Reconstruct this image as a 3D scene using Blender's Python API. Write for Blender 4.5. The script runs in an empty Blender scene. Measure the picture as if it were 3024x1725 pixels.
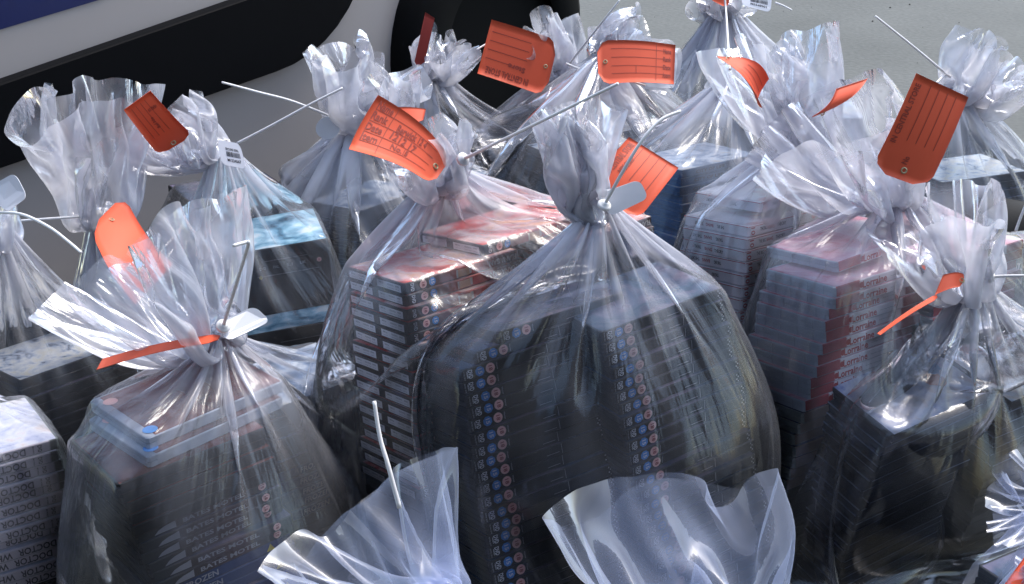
import bpy, bmesh, math, random
import numpy as np
from mathutils import Vector, Matrix
R_ = math.radians
scene = bpy.context.scene
C = scene.collection

# ---------------------------------------------------------------- camera, sky, sun, exposure
CAM_H, PITCH, FPX, CX, CY = 1.15, R_(24), 4000.0, 1512.0, 862.5
cam = bpy.data.cameras.new('camera'); camo = bpy.data.objects.new('camera', cam); C.objects.link(camo)
camo.location = (0, 0, CAM_H); camo.rotation_euler = (R_(90) - PITCH, 0, 0)
cam.sensor_width = 36; cam.lens = 36 * FPX / 3024; cam.clip_start = .02; cam.clip_end = 500
scene.camera = camo
SUN_EL, SUN_AZ = R_(62), R_(48)          # azimuth measured from +Y towards +X
world = bpy.data.worlds.new('World'); scene.world = world; world.use_nodes = True
wt = world.node_tree; wt.nodes.clear()
wo = wt.nodes.new('ShaderNodeOutputWorld'); bg = wt.nodes.new('ShaderNodeBackground'); sk = wt.nodes.new('ShaderNodeTexSky')
sk.sky_type = 'NISHITA'; sk.sun_disc = False; sk.sun_elevation = SUN_EL; sk.sun_rotation = SUN_AZ
sk.air_density = 1.5; sk.dust_density = 2.2; sk.ozone_density = 1.9
bg.inputs['Strength'].default_value = 0.15
wt.links.new(sk.outputs[0], bg.inputs[0]); wt.links.new(bg.outputs[0], wo.inputs[0])
sl = bpy.data.lights.new('sun', 'SUN'); sl.energy = 1.5; sl.angle = R_(26); sl.color = (1, .955, .90)
slo = bpy.data.objects.new('sun', sl); C.objects.link(slo)
sd = Vector((math.sin(SUN_AZ) * math.cos(SUN_EL), math.cos(SUN_AZ) * math.cos(SUN_EL), math.sin(SUN_EL)))
slo.rotation_euler = sd.to_track_quat('Z', 'Y').to_euler(); slo.location = sd * 20
scene.view_settings.view_transform = 'Standard'; scene.view_settings.look = 'None'
scene.view_settings.exposure = 1.15
scene.cycles.use_denoising = True
scene.cycles.transparent_max_bounces = 48; scene.cycles.max_bounces = 10; scene.cycles.diffuse_bounces = 6
scene.cycles.caustics_reflective = False; scene.cycles.caustics_refractive = False
scene.cycles.sample_clamp_indirect = 4.0

def ray(px, py):
    a = (px - CX) / FPX; b = -(py - CY) / FPX
    return np.array([a, math.cos(PITCH) + b * math.sin(PITCH), -math.sin(PITCH) + b * math.cos(PITCH)])
def at(px, py, y):
    r = ray(px, py); return np.array([0, 0, CAM_H]) + r * (y / r[1])
def atz(px, py, z):
    r = ray(px, py); return np.array([0, 0, CAM_H]) + r * ((z - CAM_H) / r[2])

# ---------------------------------------------------------------- helpers
def tag(o, label=None, cat=None, group=None, kind=None):
    if label: o['label'] = label
    if cat: o['category'] = cat
    if group: o['group'] = group
    if kind: o['kind'] = kind
    return o
def link(name, data, parent=None):
    o = bpy.data.objects.new(name, data); C.objects.link(o)
    if parent is not None: o.parent = parent
    return o
def mesh_py(name, v, f, mats, smooth=False, mi=None):
    me = bpy.data.meshes.new(name); me.from_pydata([tuple(map(float, p)) for p in v], [], f); 
    for m in (mats if isinstance(mats, (list, tuple)) else [mats]): me.materials.append(m)
    if smooth: me.polygons.foreach_set('use_smooth', [True] * len(me.polygons))
    if mi is not None: me.polygons.foreach_set('material_index', mi)
    me.update(); return me
class MB:
    def __init__(s): s.v = []; s.f = []; s.m = []
    def poly(s, pts, m=0):
        n = len(s.v); s.v += [tuple(map(float, p)) for p in pts]; s.f.append(list(range(n, n + len(pts)))); s.m.append(m)
    def raw(s, v, f, m=0):
        n = len(s.v); s.v += [tuple(map(float, p)) for p in v]; s.f += [[i + n for i in q] for q in f]; s.m += [m] * len(f)
    def box(s, a, b, m=0):
        x0, y0, z0 = a; x1, y1, z1 = b
        s.raw([(x0,y0,z0),(x1,y0,z0),(x1,y1,z0),(x0,y1,z0),(x0,y0,z1),(x1,y0,z1),(x1,y1,z1),(x0,y1,z1)],
              [(0,3,2,1),(4,5,6,7),(0,1,5,4),(1,2,6,5),(2,3,7,6),(3,0,4,7)], m)
    def mesh(s, name, mats, smooth=False): return mesh_py(name, s.v, s.f, mats, smooth, s.m)

# ---------------------------------------------------------------- materials
def nodemat(name):
    m = bpy.data.materials.new(name); m.use_nodes = True
    nt = m.node_tree; b = nt.nodes['Principled BSDF']; return m, nt, b
def N(nt, t, **kw):
    n = nt.nodes.new(t)
    for k, v in kw.items():
        if k in n.inputs: n.inputs[k].default_value = v
        else: setattr(n, k, v)
    return n
def simple(name, col, rough=.5, spec=.5, var=.12, scale=40, bump=0., trans=0., coat=0.):
    m, nt, b = nodemat(name)
    tc = N(nt, 'ShaderNodeTexCoord'); no = N(nt, 'ShaderNodeTexNoise', Scale=scale, Detail=4.0)
    nt.links.new(tc.outputs['Object'], no.inputs['Vector'])
    mr = N(nt, 'ShaderNodeMapRange'); mr.inputs['To Min'].default_value = 1 - var; mr.inputs['To Max'].default_value = 1 + var
    nt.links.new(no.outputs['Fac'], mr.inputs['Value'])
    mx = N(nt, 'ShaderNodeVectorMath', operation='SCALE'); mx.inputs[0].default_value = col
    nt.links.new(mr.outputs[0], mx.inputs['Scale']); nt.links.new(mx.outputs[0], b.inputs['Base Color'])
    b.inputs['Roughness'].default_value = rough; b.inputs['Specular IOR Level'].default_value = spec
    b.inputs['Coat Weight'].default_value = coat; b.inputs['Coat Roughness'].default_value = .12
    if trans:
        b.inputs['Transmission Weight'].default_value = trans
    if bump:
        bp = N(nt, 'ShaderNodeBump', Strength=bump, Distance=.002)
        nt.links.new(no.outputs['Fac'], bp.inputs['Height']); nt.links.new(bp.outputs[0], b.inputs['Normal'])
    return m
def cover(name, cols, scale=9., seed=0., rough=.25):
    """printed cover: soft coloured patches of a photographic kind"""
    m, nt, b = nodemat(name)
    tc = N(nt, 'ShaderNodeTexCoord'); mp = N(nt, 'ShaderNodeMapping'); mp.inputs['Location'].default_value = (seed, seed * 1.7, 0)
    nt.links.new(tc.outputs['Object'], mp.inputs[0])
    n1 = N(nt, 'ShaderNodeTexNoise', Scale=scale, Detail=3.0, Distortion=1.2); nt.links.new(mp.outputs[0], n1.inputs['Vector'])
    n2 = N(nt, 'ShaderNodeTexNoise', Scale=scale * 4, Detail=6.0); nt.links.new(mp.outputs[0], n2.inputs['Vector'])
    a = N(nt, 'ShaderNodeMath', operation='MULTIPLY_ADD'); a.inputs[1].default_value = .3
    nt.links.new(n2.outputs['Fac'], a.inputs[0]); nt.links.new(n1.outputs['Fac'], a.inputs[2])
    cr = N(nt, 'ShaderNodeValToRGB'); e = cr.color_ramp.elements
    lo, hi = .42, .86
    for i, c in enumerate(cols):
        p = lo + (hi - lo) * i / max(1, len(cols) - 1)
        el = e[i] if i < 2 else e.new(p)
        el.position = p; el.color = (*c, 1)
    nt.links.new(a.outputs[0], cr.inputs[0]); nt.links.new(cr.outputs[0], b.inputs['Base Color'])
    b.inputs['Roughness'].default_value = rough
    return m
def spine_mat(name, stops, rough=.3, axis=0, length=.19, var=.15):
    """printed spine: colour bands along its length"""
    m, nt, b = nodemat(name)
    tc = N(nt, 'ShaderNodeTexCoord'); sp = N(nt, 'ShaderNodeSeparateXYZ'); nt.links.new(tc.outputs['Object'], sp.inputs[0])
    d = N(nt, 'ShaderNodeMath', operation='DIVIDE'); d.inputs[1].default_value = length; nt.links.new(sp.outputs[axis], d.inputs[0])
    no = N(nt, 'ShaderNodeTexNoise', Scale=70.0, Detail=4.0); nt.links.new(tc.outputs['Object'], no.inputs['Vector'])
    cr = N(nt, 'ShaderNodeValToRGB'); cr.color_ramp.interpolation = 'LINEAR'; e = cr.color_ramp.elements
    for i, (p, c) in enumerate(stops):
        el = e[i] if i < 2 else e.new(p)
        el.position = p; el.color = (*c, 1)
    nt.links.new(d.outputs[0], cr.inputs[0])
    mr = N(nt, 'ShaderNodeMapRange'); mr.inputs['To Min'].default_value = 1 - var; mr.inputs['To Max'].default_value = 1 + var
    nt.links.new(no.outputs['Fac'], mr.inputs['Value'])
    mx = N(nt, 'ShaderNodeVectorMath', operation='SCALE'); nt.links.new(cr.outputs[0], mx.inputs[0]); nt.links.new(mr.outputs[0], mx.inputs['Scale'])
    nt.links.new(mx.outputs[0], b.inputs['Base Color']); b.inputs['Roughness'].default_value = .42; b.inputs['Specular IOR Level'].default_value = .3
    return m

def film_mat(name, haze=.50, tint=(.93, .935, 1.0), bump=.6, gloss=1.0, rough=.14):
    """thin clear polythene: glossy by Fresnel, a little milky, creased"""
    m = bpy.data.materials.new(name); m.use_nodes = True; nt = m.node_tree; nt.nodes.clear()
    out = N(nt, 'ShaderNodeOutputMaterial')
    uv = N(nt, 'ShaderNodeUVMap'); uv.uv_map = 'UVMap'
    mp = N(nt, 'ShaderNodeMapping'); mp.inputs['Scale'].default_value = (42, 8, 1); nt.links.new(uv.outputs[0], mp.inputs[0])
    n1 = N(nt, 'ShaderNodeTexNoise', Scale=1.0, Detail=3.0, Distortion=.7); nt.links.new(mp.outputs[0], n1.inputs['Vector'])
    mp2 = N(nt, 'ShaderNodeMapping'); mp2.inputs['Scale'].default_value = (20, 15, 1); mp2.inputs['Rotation'].default_value = (0, 0, .5)
    nt.links.new(uv.outputs[0], mp2.inputs[0])
    vo = N(nt, 'ShaderNodeTexVoronoi', Scale=1.0); vo.feature = 'F1'; nt.links.new(mp2.outputs[0], vo.inputs['Vector'])
    ad = N(nt, 'ShaderNodeMath', operation='MULTIPLY_ADD'); ad.inputs[1].default_value = .45
    nt.links.new(vo.outputs['Distance'], ad.inputs[0]); nt.links.new(n1.outputs['Fac'], ad.inputs[2])
    bp = N(nt, 'ShaderNodeBump', Strength=bump, Distance=.014); nt.links.new(ad.outputs[0], bp.inputs['Height'])
    at_ = N(nt, 'ShaderNodeAttribute'); at_.attribute_name = 'crease'
    ml = N(nt, 'ShaderNodeMath', operation='MULTIPLY'); ml.inputs[1].default_value = bump; at2 = N(nt, 'ShaderNodeAttribute'); at2.attribute_name = 'wrinkle'; nt.links.new(at2.outputs['Fac'], ml.inputs[0]); nt.links.new(ml.outputs[0], bp.inputs['Strength'])
    fr = N(nt, 'ShaderNodeFresnel', IOR=1.5); nt.links.new(bp.outputs[0], fr.inputs['Normal'])
    fm = N(nt, 'ShaderNodeMath', operation='MULTIPLY'); fm.use_clamp = True
    gm = N(nt, 'ShaderNodeMapRange'); gm.inputs['From Min'].default_value = .2; gm.inputs['From Max'].default_value = .7; gm.inputs['To Min'].default_value = gloss; gm.inputs['To Max'].default_value = gloss * .5
    nt.links.new(at_.outputs['Fac'], gm.inputs['Value']); nt.links.new(gm.outputs[0], fm.inputs[1])
    nt.links.new(fr.outputs[0], fm.inputs[0])
    gl = N(nt, 'ShaderNodeBsdfGlossy', Roughness=rough); gl.inputs['Color'].default_value = (1, 1, 1, 1); nt.links.new(bp.outputs[0], gl.inputs['Normal'])
    tr = N(nt, 'ShaderNodeBsdfTransparent'); tr.inputs['Color'].default_value = (.975, .975, .99, 1)
    df = N(nt, 'ShaderNodeBsdfDiffuse'); df.inputs['Color'].default_value = (*tint, 1)
    tl = N(nt, 'ShaderNodeBsdfTranslucent'); tl.inputs['Color'].default_value = (*tint, 1)
    nt.links.new(bp.outputs[0], df.inputs['Normal']); nt.links.new(bp.outputs[0], tl.inputs['Normal'])
    ms = N(nt, 'ShaderNodeMixShader'); ms.inputs[0].default_value = .5
    nt.links.new(df.outputs[0], ms.inputs[1]); nt.links.new(tl.outputs[0], ms.inputs[2])
    lw = N(nt, 'ShaderNodeLayerWeight', Blend=.5); pw = N(nt, 'ShaderNodeMath', operation='POWER'); pw.inputs[1].default_value = 3.0
    nt.links.new(lw.outputs['Facing'], pw.inputs[0])
    hz = N(nt, 'ShaderNodeMath', operation='MULTIPLY_ADD'); hz.inputs[1].default_value = .2
    hc = N(nt, 'ShaderNodeMath', operation='MULTIPLY'); hc.inputs[1].default_value = haze; nt.links.new(at_.outputs['Fac'], hc.inputs[0]); nt.links.new(hc.outputs[0], hz.inputs[2]); hz.use_clamp = True
    nt.links.new(pw.outputs[0], hz.inputs[0])
    m1 = N(nt, 'ShaderNodeMixShader'); nt.links.new(hz.outputs[0], m1.inputs[0]); nt.links.new(tr.outputs[0], m1.inputs[1]); nt.links.new(ms.outputs[0], m1.inputs[2])
    m2 = N(nt, 'ShaderNodeMixShader'); nt.links.new(fm.outputs[0], m2.inputs[0]); nt.links.new(m1.outputs[0], m2.inputs[1]); nt.links.new(gl.outputs[0], m2.inputs[2])
    nt.links.new(m2.outputs[0], out.inputs[0])
    return m

M = {}
M['film'] = film_mat('clear_polythene'); M['film_hazy'] = film_mat('milky_polythene', .20, (.66, .74, .97), .08, .30, .4)
M['shell_black'] = simple('black_case_plastic', (.010, .011, .013), .5, .3)
M['shell_navy'] = simple('navy_case_plastic', (.010, .014, .028), .48, .3)
M['shell_clear'] = simple('clear_case_plastic', (.40, .44, .50), .3)
M['shell_blue'] = simple('blue_case_plastic', (.04, .13, .30), .3)
M['shell_brown'] = simple('brown_slipcase_card', (.045, .03, .03), .45)
M['shell_white'] = simple('white_slipcase_card', (.80, .76, .78), .5)
M['shell_green'] = simple('grey_green_case_plastic', (.13, .16, .15), .35)
M['paper_white'] = simple('white_print', (.85, .83, .87), .4)
M['ink_white'] = simple('white_ink', (.85, .85, .88), .4)
M['ink_grey'] = simple('grey_ink', (.34, .34, .37), .4)
M['ink_black'] = simple('black_ink', (.02, .02, .03), .4)
M['ink_red'] = simple('red_ink', (.48, .04, .04), .4)
M['ink_beige'] = simple('beige_ink', (.42, .37, .33), .4)
M['badge_blue'] = simple('blue_badge', (.08, .30, .72), .35)
M['badge_pink'] = simple('pink_badge', (.95, .55, .50), .35)
M['badge_yellow'] = simple('yellow_badge', (.62, .48, .06), .35)
M['ink_badge_red'] = simple('badge_red', (.42, .06, .07), .35)
M['card_orange'] = simple('orange_tag_card', (.78, .105, .038), .6, var=.07, scale=20)
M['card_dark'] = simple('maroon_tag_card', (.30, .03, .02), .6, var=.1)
M['brass'] = simple('brass_eyelet', (.45, .36, .20), .35)
M['tie'] = simple('white_nylon', (.86, .84, .82), .4, var=.05)
M['flag'] = simple('white_seal_plastic', (.80, .80, .84), .45, var=.04)
M['sp_cen'] = spine_mat('dark_boxset_spine', [(0, (.010,.011,.013)), (.46, (.012,.014,.017)), (.52, (.02,.024,.03)), (.75, (.016,.022,.032)), (.98, (.01,.012,.014))])
M['sp_flan'] = spine_mat('brown_red_spine', [(0, (.045,.04,.042)), (.22, (.06,.045,.045)), (.4, (.26,.05,.04)), (.66, (.42,.06,.045)), (.8, (.10,.04,.04)), (1, (.035,.03,.035))])
M['sp_lor'] = spine_mat('red_white_spine', [(0, (.50,.09,.10)), (.10, (.36,.08,.09)), (.24, (.50,.10,.11)), (.255, (.85,.78,.80)), (.77, (.80,.74,.78)), (.79, (.22,.03,.04)), (1, (.16,.04,.06))])
M['sp_doc'] = spine_mat('pale_lilac_spine', [(0, (.68,.62,.70)), (.93, (.72,.67,.75)), (.945, (.10,.12,.10)), (1, (.09,.10,.09))])
M['sp_bates'] = spine_mat('grey_maroon_spine', [(0, (.03,.035,.035)), (.08, (.035,.04,.04)), (.4, (.05,.03,.035)), (.65, (.07,.03,.035)), (.85, (.05,.06,.065)), (1, (.03,.04,.045))])
M['sp_frozen'] = spine_mat('deep_blue_spine', [(0, (.02,.035,.09)), (.5, (.025,.05,.14)), (1, (.05,.06,.16))])
M['sp_blue'] = spine_mat('steel_blue_spine', [(0, (.06,.11,.20)), (.5, (.09,.15,.26)), (1, (.07,.10,.16))])
M['sp_dark'] = spine_mat('plain_dark_spine', [(0, (.012,.013,.015)), (1, (.016,.017,.02))])
M['sp_maroon'] = spine_mat('maroon_spine', [(0, (.16,.02,.04)), (1, (.12,.02,.04))])
M['sp_white'] = simple('white_spine_card', (.80, .76, .78), .45)
M['cv_red'] = cover('red_orange_cover', [(.45,.03,.03),(.65,.10,.08),(.70,.50,.48),(.75,.38,.20)], 14, 1)
M['cv_blue'] = cover('icy_blue_cover', [(.02,.04,.07),(.12,.30,.44),(.36,.62,.78),(.75,.85,.90)], 16, 3)
M['cv_sea'] = cover('pale_blue_cartoon_cover', [(.30,.36,.62),(.62,.66,.82),(.84,.86,.92),(.80,.70,.66)], 22, 5)
M['cv_poster'] = cover('cream_blue_cover', [(.04,.06,.10),(.50,.56,.66),(.80,.80,.78),(.80,.76,.62)], 28, 8)
M['cv_pink'] = cover('pale_pink_cover', [(.62,.12,.18),(.80,.50,.56),(.85,.76,.80)], 10, 2)
M['cv_dark'] = cover('dark_blue_cover', [(.01,.015,.03),(.03,.06,.11),(.10,.10,.16),(.20,.16,.22)], 12, 4)
M['cv_maroon'] = cover('dark_maroon_cover', [(.03,.01,.012),(.10,.02,.02),(.18,.06,.05),(.3,.2,.2)], 12, 6)
M['cv_white'] = cover('white_cover', [(.5,.2,.2),(.62,.6,.62),(.7,.68,.72)], 12, 7)
M['cv_steel'] = cover('steel_blue_cover', [(.03,.05,.08),(.20,.28,.42),(.72,.78,.84),(.7,.6,.48)], 12, 9)

# ---------------------------------------------------------------- text and badges
_txt = {}
def text_geo(s):
    """vertices (normalised to width 1, height 1) and faces of a line of type"""
    if s in _txt: return _txt[s]
    cu = bpy.data.curves.new('t', 'FONT'); cu.body = s; cu.resolution_u = 2; cu.offset = .025
    o = bpy.data.objects.new('t', cu); C.objects.link(o)
    dg = bpy.context.evaluated_depsgraph_get(); dg.update()
    me = bpy.data.meshes.new_from_object(o.evaluated_get(dg))
    v = np.array([p.co[:2] for p in me.vertices]); f = [list(p.vertices) for p in me.polygons]
    mn = v.min(0); mx = v.max(0); v = (v - mn) / (mx - mn)
    bpy.data.objects.remove(o); bpy.data.curves.remove(cu); bpy.data.meshes.remove(me)
    _txt[s] = (v, f); return v, f
def put_text(mb, s, c, du, dv, nrm, m=0):
    """text centred at c; du = vector of its full width, dv = vector of its full height"""
    v, f = text_geo(s); c = np.array(c); du = np.array(du); dv = np.array(dv)
    pts = [c + (p[0] - .5) * du + (p[1] - .5) * dv + np.array(nrm) for p in v]
    a = np.array(pts[f[0][1]]) - pts[f[0][0]]; b = np.array(pts[f[0][2]]) - pts[f[0][1]]
    flip = np.dot(np.cross(a, b), nrm) < 0
    mb.raw(pts, [q[::-1] for q in f] if flip else f, m)
EPS = .0006
def on_spine(mb, s, x, z, w, h, rot=0, m=0):
    """type on the y=0 face. rot in degrees: 0 reads left to right, 180 upside down, -90 reads downwards"""
    c, n = math.cos(R_(rot)), math.sin(R_(rot))
    put_text(mb, s, (x, 0, z), (w * c, 0, w * n), (-h * n, 0, h * c), (0, -EPS, 0), m)
def on_end(mb, s, y, z, w, h, rot=0, m=0):
    """type on the x=0 face, seen from -x: reading direction is -y"""
    c, n = math.cos(R_(rot)), math.sin(R_(rot))
    put_text(mb, s, (0, y, z), (0, -w * c, w * n), (0, h * n, h * c), (-EPS, 0, 0), m)
def disc(mb, c, r, axis, n, m, off=EPS, sq=1.):
    """n-sided badge lying on the y=0 face (axis 'y'), the top face ('z') or the x=0 face ('x')"""
    pts = []
    for k in range(n):
        a = 2 * math.pi * (k + .5) / n; u, w = r * math.cos(a), r * math.sin(a)
        if axis == 'y': pts.append((c[0] + u, c[1] - off, c[2] + w))
        elif axis == 'x': pts.append((c[0] - off, c[1] - u, c[2] + w))
        else: pts.append((c[0] + u, c[1] + w, c[2] + off))
    mb.poly(pts, m)

# ---------------------------------------------------------------- disc cases
L0, W0 = .19, .135
def shell_mesh(name, mat, L=L0, W=W0, t=.0145, seam=True, ch=.0009):
    levels = [(0, ch), (-ch, 0)]
    if seam: levels += [(-t * .47, 0), (-t * .48, ch * 1.3), (-t * .54, ch * 1.3), (-t * .55, 0)]
    levels += [(-t + ch, 0), (-t, ch)]
    v, f = [], []
    r = .003
    for z, i in levels:
        x0, x1, y0, y1 = i, L - i, i, W - i
        v += [(x0 + r, y0, z), (x1 - r, y0, z), (x1, y0 + r, z), (x1, y1 - r, z), (x1 - r, y1, z), (x0 + r, y1, z), (x0, y1 - r, z), (x0, y0 + r, z)]
    n = len(levels)
    for k in range(n - 1):
        for j in range(8):
            a = k * 8 + j; b = k * 8 + (j + 1) % 8
            f.append((a, a + 8, b + 8, b))
    f.append(tuple(range(8))); f.append(tuple(range(8 * n - 1, 8 * n - 9, -1)))
    return mesh_py(name, v, f, mat)
def sleeve_mesh(name, spine, cov, L=L0, W=W0, t=.0145, x0=.003, x1=None):
    x1 = x1 if x1 is not None else L - .003
    e = .0003; mb = MB()
    mb.poly([(x0, -e, -t + .0012), (x1, -e, -t + .0012), (x1, -e, -.0010), (x0, -e, -.0010)], 0)
    mb.poly([(x0, -e, -.0010), (x1, -e, -.0010), (x1, .001, e), (x0, .001, e)], 0)
    mb.poly([(x0, .001, e), (x1, .001, e), (x1, W - .004, e), (x0, W - .004, e)], 1)
    mb.poly([(x0, W - .004, -t - e), (x1, W - .004, -t - e), (x1, .001, -t - e), (x0, .001, -t - e)], 1)
    return mb.mesh(name, [spine, cov])
K = {}   # kind -> (category words, label words, thickness, list of (part name, mesh))
def kind(key, label, t, parts): K[key] = (label, t, parts)

# pair of age badges as meshes
def badge(fill, ink, txt, x, z, r, n, rot=-90):
    mb = MB(); disc(mb, (x, 0, z), r, 'y', n, 0, EPS)
    c, s = math.cos(R_(rot)), math.sin(R_(rot))
    if ink is not None:
        w, h = r * 1.05, r * .85
        put_text(mb, txt, (x, 0, z), (w * c, 0, w * s), (-h * s, 0, h * c), (0, -EPS * 2, 0), 1)
    return mb.mesh('rating_badge', [fill, ink or fill])
T = .0145
# central bag: dark box sets
mb = MB(); on_spine(mb, 'DVD', .0135, -T/2, .0105, .0062, -90); on_spine(mb, 'VIDEO', .0092, -T/2, .0085, .0016, -90)
fl = mb.mesh('format_logo', M['ink_white'])
mb = MB(); on_spine(mb, 'R2 PAL 2015', .0052, -T/2, .0115, .0018, -90); on_spine(mb, 'Warner', .0505, -T/2, .0095, .0020, -90)
for k in range(4): on_spine(mb, '+', L0 - .007 + (.0012 if k % 2 else -.0012), -T * (.18 + .21 * k), .0026, .0026, 20)
small = mb.mesh('small_print', M['ink_grey'])
mb = MB()
mb.poly([(.100, -EPS, -.0105), (.118, -EPS, -.0105), (.118, -EPS, -.0100), (.100, -EPS, -.0100)])
mb.poly([(.122, -EPS, -T+.001), (.1225, -EPS, -T+.001), (.1225, -EPS, -.001), (.122, -EPS, -.001)])
trim = mb.mesh('spine_panel', M['ink_grey'])
kind('cen', 'dark case with blue 15 and pink badges', T, [
    ('shell', shell_mesh('shell', M['shell_navy'])), ('sleeve', sleeve_mesh('sleeve', M['sp_cen'], M['cv_dark'])),
    ('format_logo', fl), ('small_print', small), ('spine_panel', trim),
    ('rating_badge', badge(M['badge_blue'], M['ink_white'], '15', .0265, -T/2, .0064, 8)),
    ('rating_badge', badge(M['badge_pink'], M['ink_badge_red'], '18', .0410, -T/2, .0064, 14))])
kind('dark', 'plain black disc case', T, [('shell', shell_mesh('shell', M['shell_black'])), ('sleeve', sleeve_mesh('sleeve', M['sp_dark'], M['cv_dark']))])
kind('navy', 'plain navy disc case', T, [('shell', shell_mesh('shell', M['shell_navy']))])
kind('darkred', 'black disc case with a maroon cover', T, [('shell', shell_mesh('shell', M['shell_black'])), ('sleeve', sleeve_mesh('sleeve', M['sp_dark'], M['cv_maroon']))])
kind('poster', 'cream-covered case', T, [('shell', shell_mesh('shell', M['shell_black'])), ('sleeve', sleeve_mesh('sleeve', M['sp_dark'], M['cv_poster']))])
kind('steel', 'pale-covered case', T, [('shell', shell_mesh('shell', M['shell_black'])), ('sleeve', sleeve_mesh('sleeve', M['sp_dark'], M['cv_steel']))])
kind('maroon', 'maroon disc case', T, [('shell', shell_mesh('shell', M['shell_black'])), ('sleeve', sleeve_mesh('sleeve', M['sp_maroon'], M['cv_maroon']))])
# comedian box sets: brown card ends with two pale label panels
mb = MB(); on_spine(mb, 'DVD', .013, -T/2, .0105, .0055, -90); fl2 = mb.mesh('format_logo', M['ink_white'])
mb = MB(); on_spine(mb, 'FLANAGAN', .161, -T*.5, .046, .0075, 180)
tl_ = mb.mesh('title_print', M['ink_beige'])
mb = MB(); mb.box((.086, -EPS*1.5, -.0125), (.104, -.0003, -.003), 0); mb.box((.0835, -EPS, -.0128), (.0865, -.0003, -.0026), 1)
mb.box((.1035, -EPS, -.0118), (.108, -.0003, -.0022), 1)
em = mb.mesh('parcel_emblem', [simple('tan_print', (.42, .24, .14), .4), M['ink_beige']])
pan = []
for (y0, y1) in ((.006, .060), (.074, .126)):
    mb = MB(); mb.poly([(-EPS*.6, y1, -.0125), (-EPS*.6, y0, -.0125), (-EPS*.6, y0, -.0028), (-EPS*.6, y1, -.0028)], 0)
    for k, (yy, w) in enumerate(((y0 + .008, .008), ((y0 + y1) / 2 - .004, .014), (y1 - .010, .010))):
        on_end(mb, ('www', 'HEADING', 'MHz')[k], yy, -.0058, w, .0022, 0, 1); on_end(mb, 'Lorem copy', yy, -.0098, w, .0014, 0, 1)
    pan.append(('label_panel', mb.mesh('label_panel', [M['paper_white'], M['ink_grey']])))
kind('flan', 'brown red FLANAGAN case', T, [
    ('shell', shell_mesh('shell', M['shell_brown'], seam=False)), ('sleeve', sleeve_mesh('sleeve', M['sp_flan'], M['cv_red'])),
    ('format_logo', fl2), ('title_print', tl_), ('parcel_emblem', em),
    ('rating_badge', badge(M['badge_pink'], M['ink_badge_red'], '18', .030, -T/2, .0056, 14)),
    ('rating_badge', badge(M['badge_blue'], M['ink_white'], '15', .0445, -T/2, .0056, 8))] + pan)
# white sitcom boxes
TB = .0155
mb = MB(); on_spine(mb, '10', .009, -TB/2, .0115, .0085, -90, 0); on_spine(mb, 'BANG', .047, -TB*.45, .014, .0055, 0, 0)
red = mb.mesh('title_print', M['ink_red'])
mb = MB(); on_spine(mb, 'THE BIG', .031, -TB*.45, .014, .0055); on_spine(mb, 'THEORY', .070, -TB*.45, .020, .0055)
blk = mb.mesh('title_print', M['ink_black'])
mb = MB(); on_spine(mb, 'THE COMPLETE SEASON', .103, -TB*.35, .026, .0018); on_spine(mb, 'Ten discs set', .103, -TB*.6, .020, .0018)
gry = mb.mesh('small_print', M['ink_grey'])
def tb_end(rot):
    mb = MB(); s = -1 if rot else 1; y0 = .078
    on_end(mb, 'THE BIG', y0 - s*(-.022), -TB*.5, .014, .0052, rot); on_end(mb, 'THEORY', y0 + s*(-.024), -TB*.5, .019, .0052, rot)
    a = mb.mesh('title_print', M['ink_black'])
    mb = MB(); on_end(mb, 'BANG', y0 - s*.0015, -TB*.5, .016, .0052, rot); b = mb.mesh('title_print', M['ink_red'])
    return [('title_print', a), ('title_print', b)]
mb = MB(); mb.box((-.0004, .001, -.0011), (.0, W0-.001, -.0002)); mb.box((.001, -.0004, -.0011), (L0-.001, 0, -.0002)); edge = mb.mesh('red_edge_line', M['ink_red'])
base_tb = [('shell', shell_mesh('shell', M['shell_white'], t=TB, seam=False)), ('sleeve', sleeve_mesh('sleeve', M['sp_white'], M['cv_white'], t=TB)),
    ('title_print', red), ('title_print', blk), ('small_print', gry), ('edge_line', edge),
    ('rating_badge', badge(M['badge_pink'], None, '', .140, -TB/2, .0048, 12)), ('rating_badge', badge(M['badge_blue'], None, '', .153, -TB/2, .0048, 8))]
kind('tbbt', 'white box with red 10', TB, base_tb + tb_end(180))
kind('tbbt_up', 'white box, upright end lettering', TB, base_tb + tb_end(0))
# clear cases with red and white spines
mb = MB(); on_spine(mb, 'Lorraine', .075, -T/2, .046, .0105); disc(mb, (.0495, 0, -T/2), .0042, 'y', 14, 0)
lt = mb.mesh('title_print', M['ink_red'])
mb = MB(); on_spine(mb, "Brand New You fitness plan", .120, -T/2, .030, .0016); ls = mb.mesh('small_print', M['ink_grey'])
rib = MB()
for y in (.02, .05, .082, .112, .128): rib.box((-.0005, y, -.0135), (0, y + .0012, -.001))
rb = rib.mesh('case_rib', simple('pale_case_edge', (.34, .37, .42), .3))
kind('lor', 'clear red and white Lorraine case', T, [('shell', shell_mesh('shell', M['shell_clear'])), ('sleeve', sleeve_mesh('sleeve', M['sp_lor'], M['cv_pink'])),
    ('title_print', lt), ('small_print', ls), ('case_rib', rb)])
mb = MB(); mb.poly([(-EPS, .095, -.012), (-EPS, .045, -.012), (-EPS, .045, -.004), (-EPS, .095, -.004)], 0); mb.poly([(-EPS*2, .075, -.010), (-EPS*2, .068, -.010), (-EPS*2, .068, -.006), (-EPS*2, .075, -.006)], 1)
mb.poly([(-EPS, .125, -.011), (-EPS, .105, -.011), (-EPS, .105, -.004), (-EPS, .125, -.004)], 1)
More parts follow.
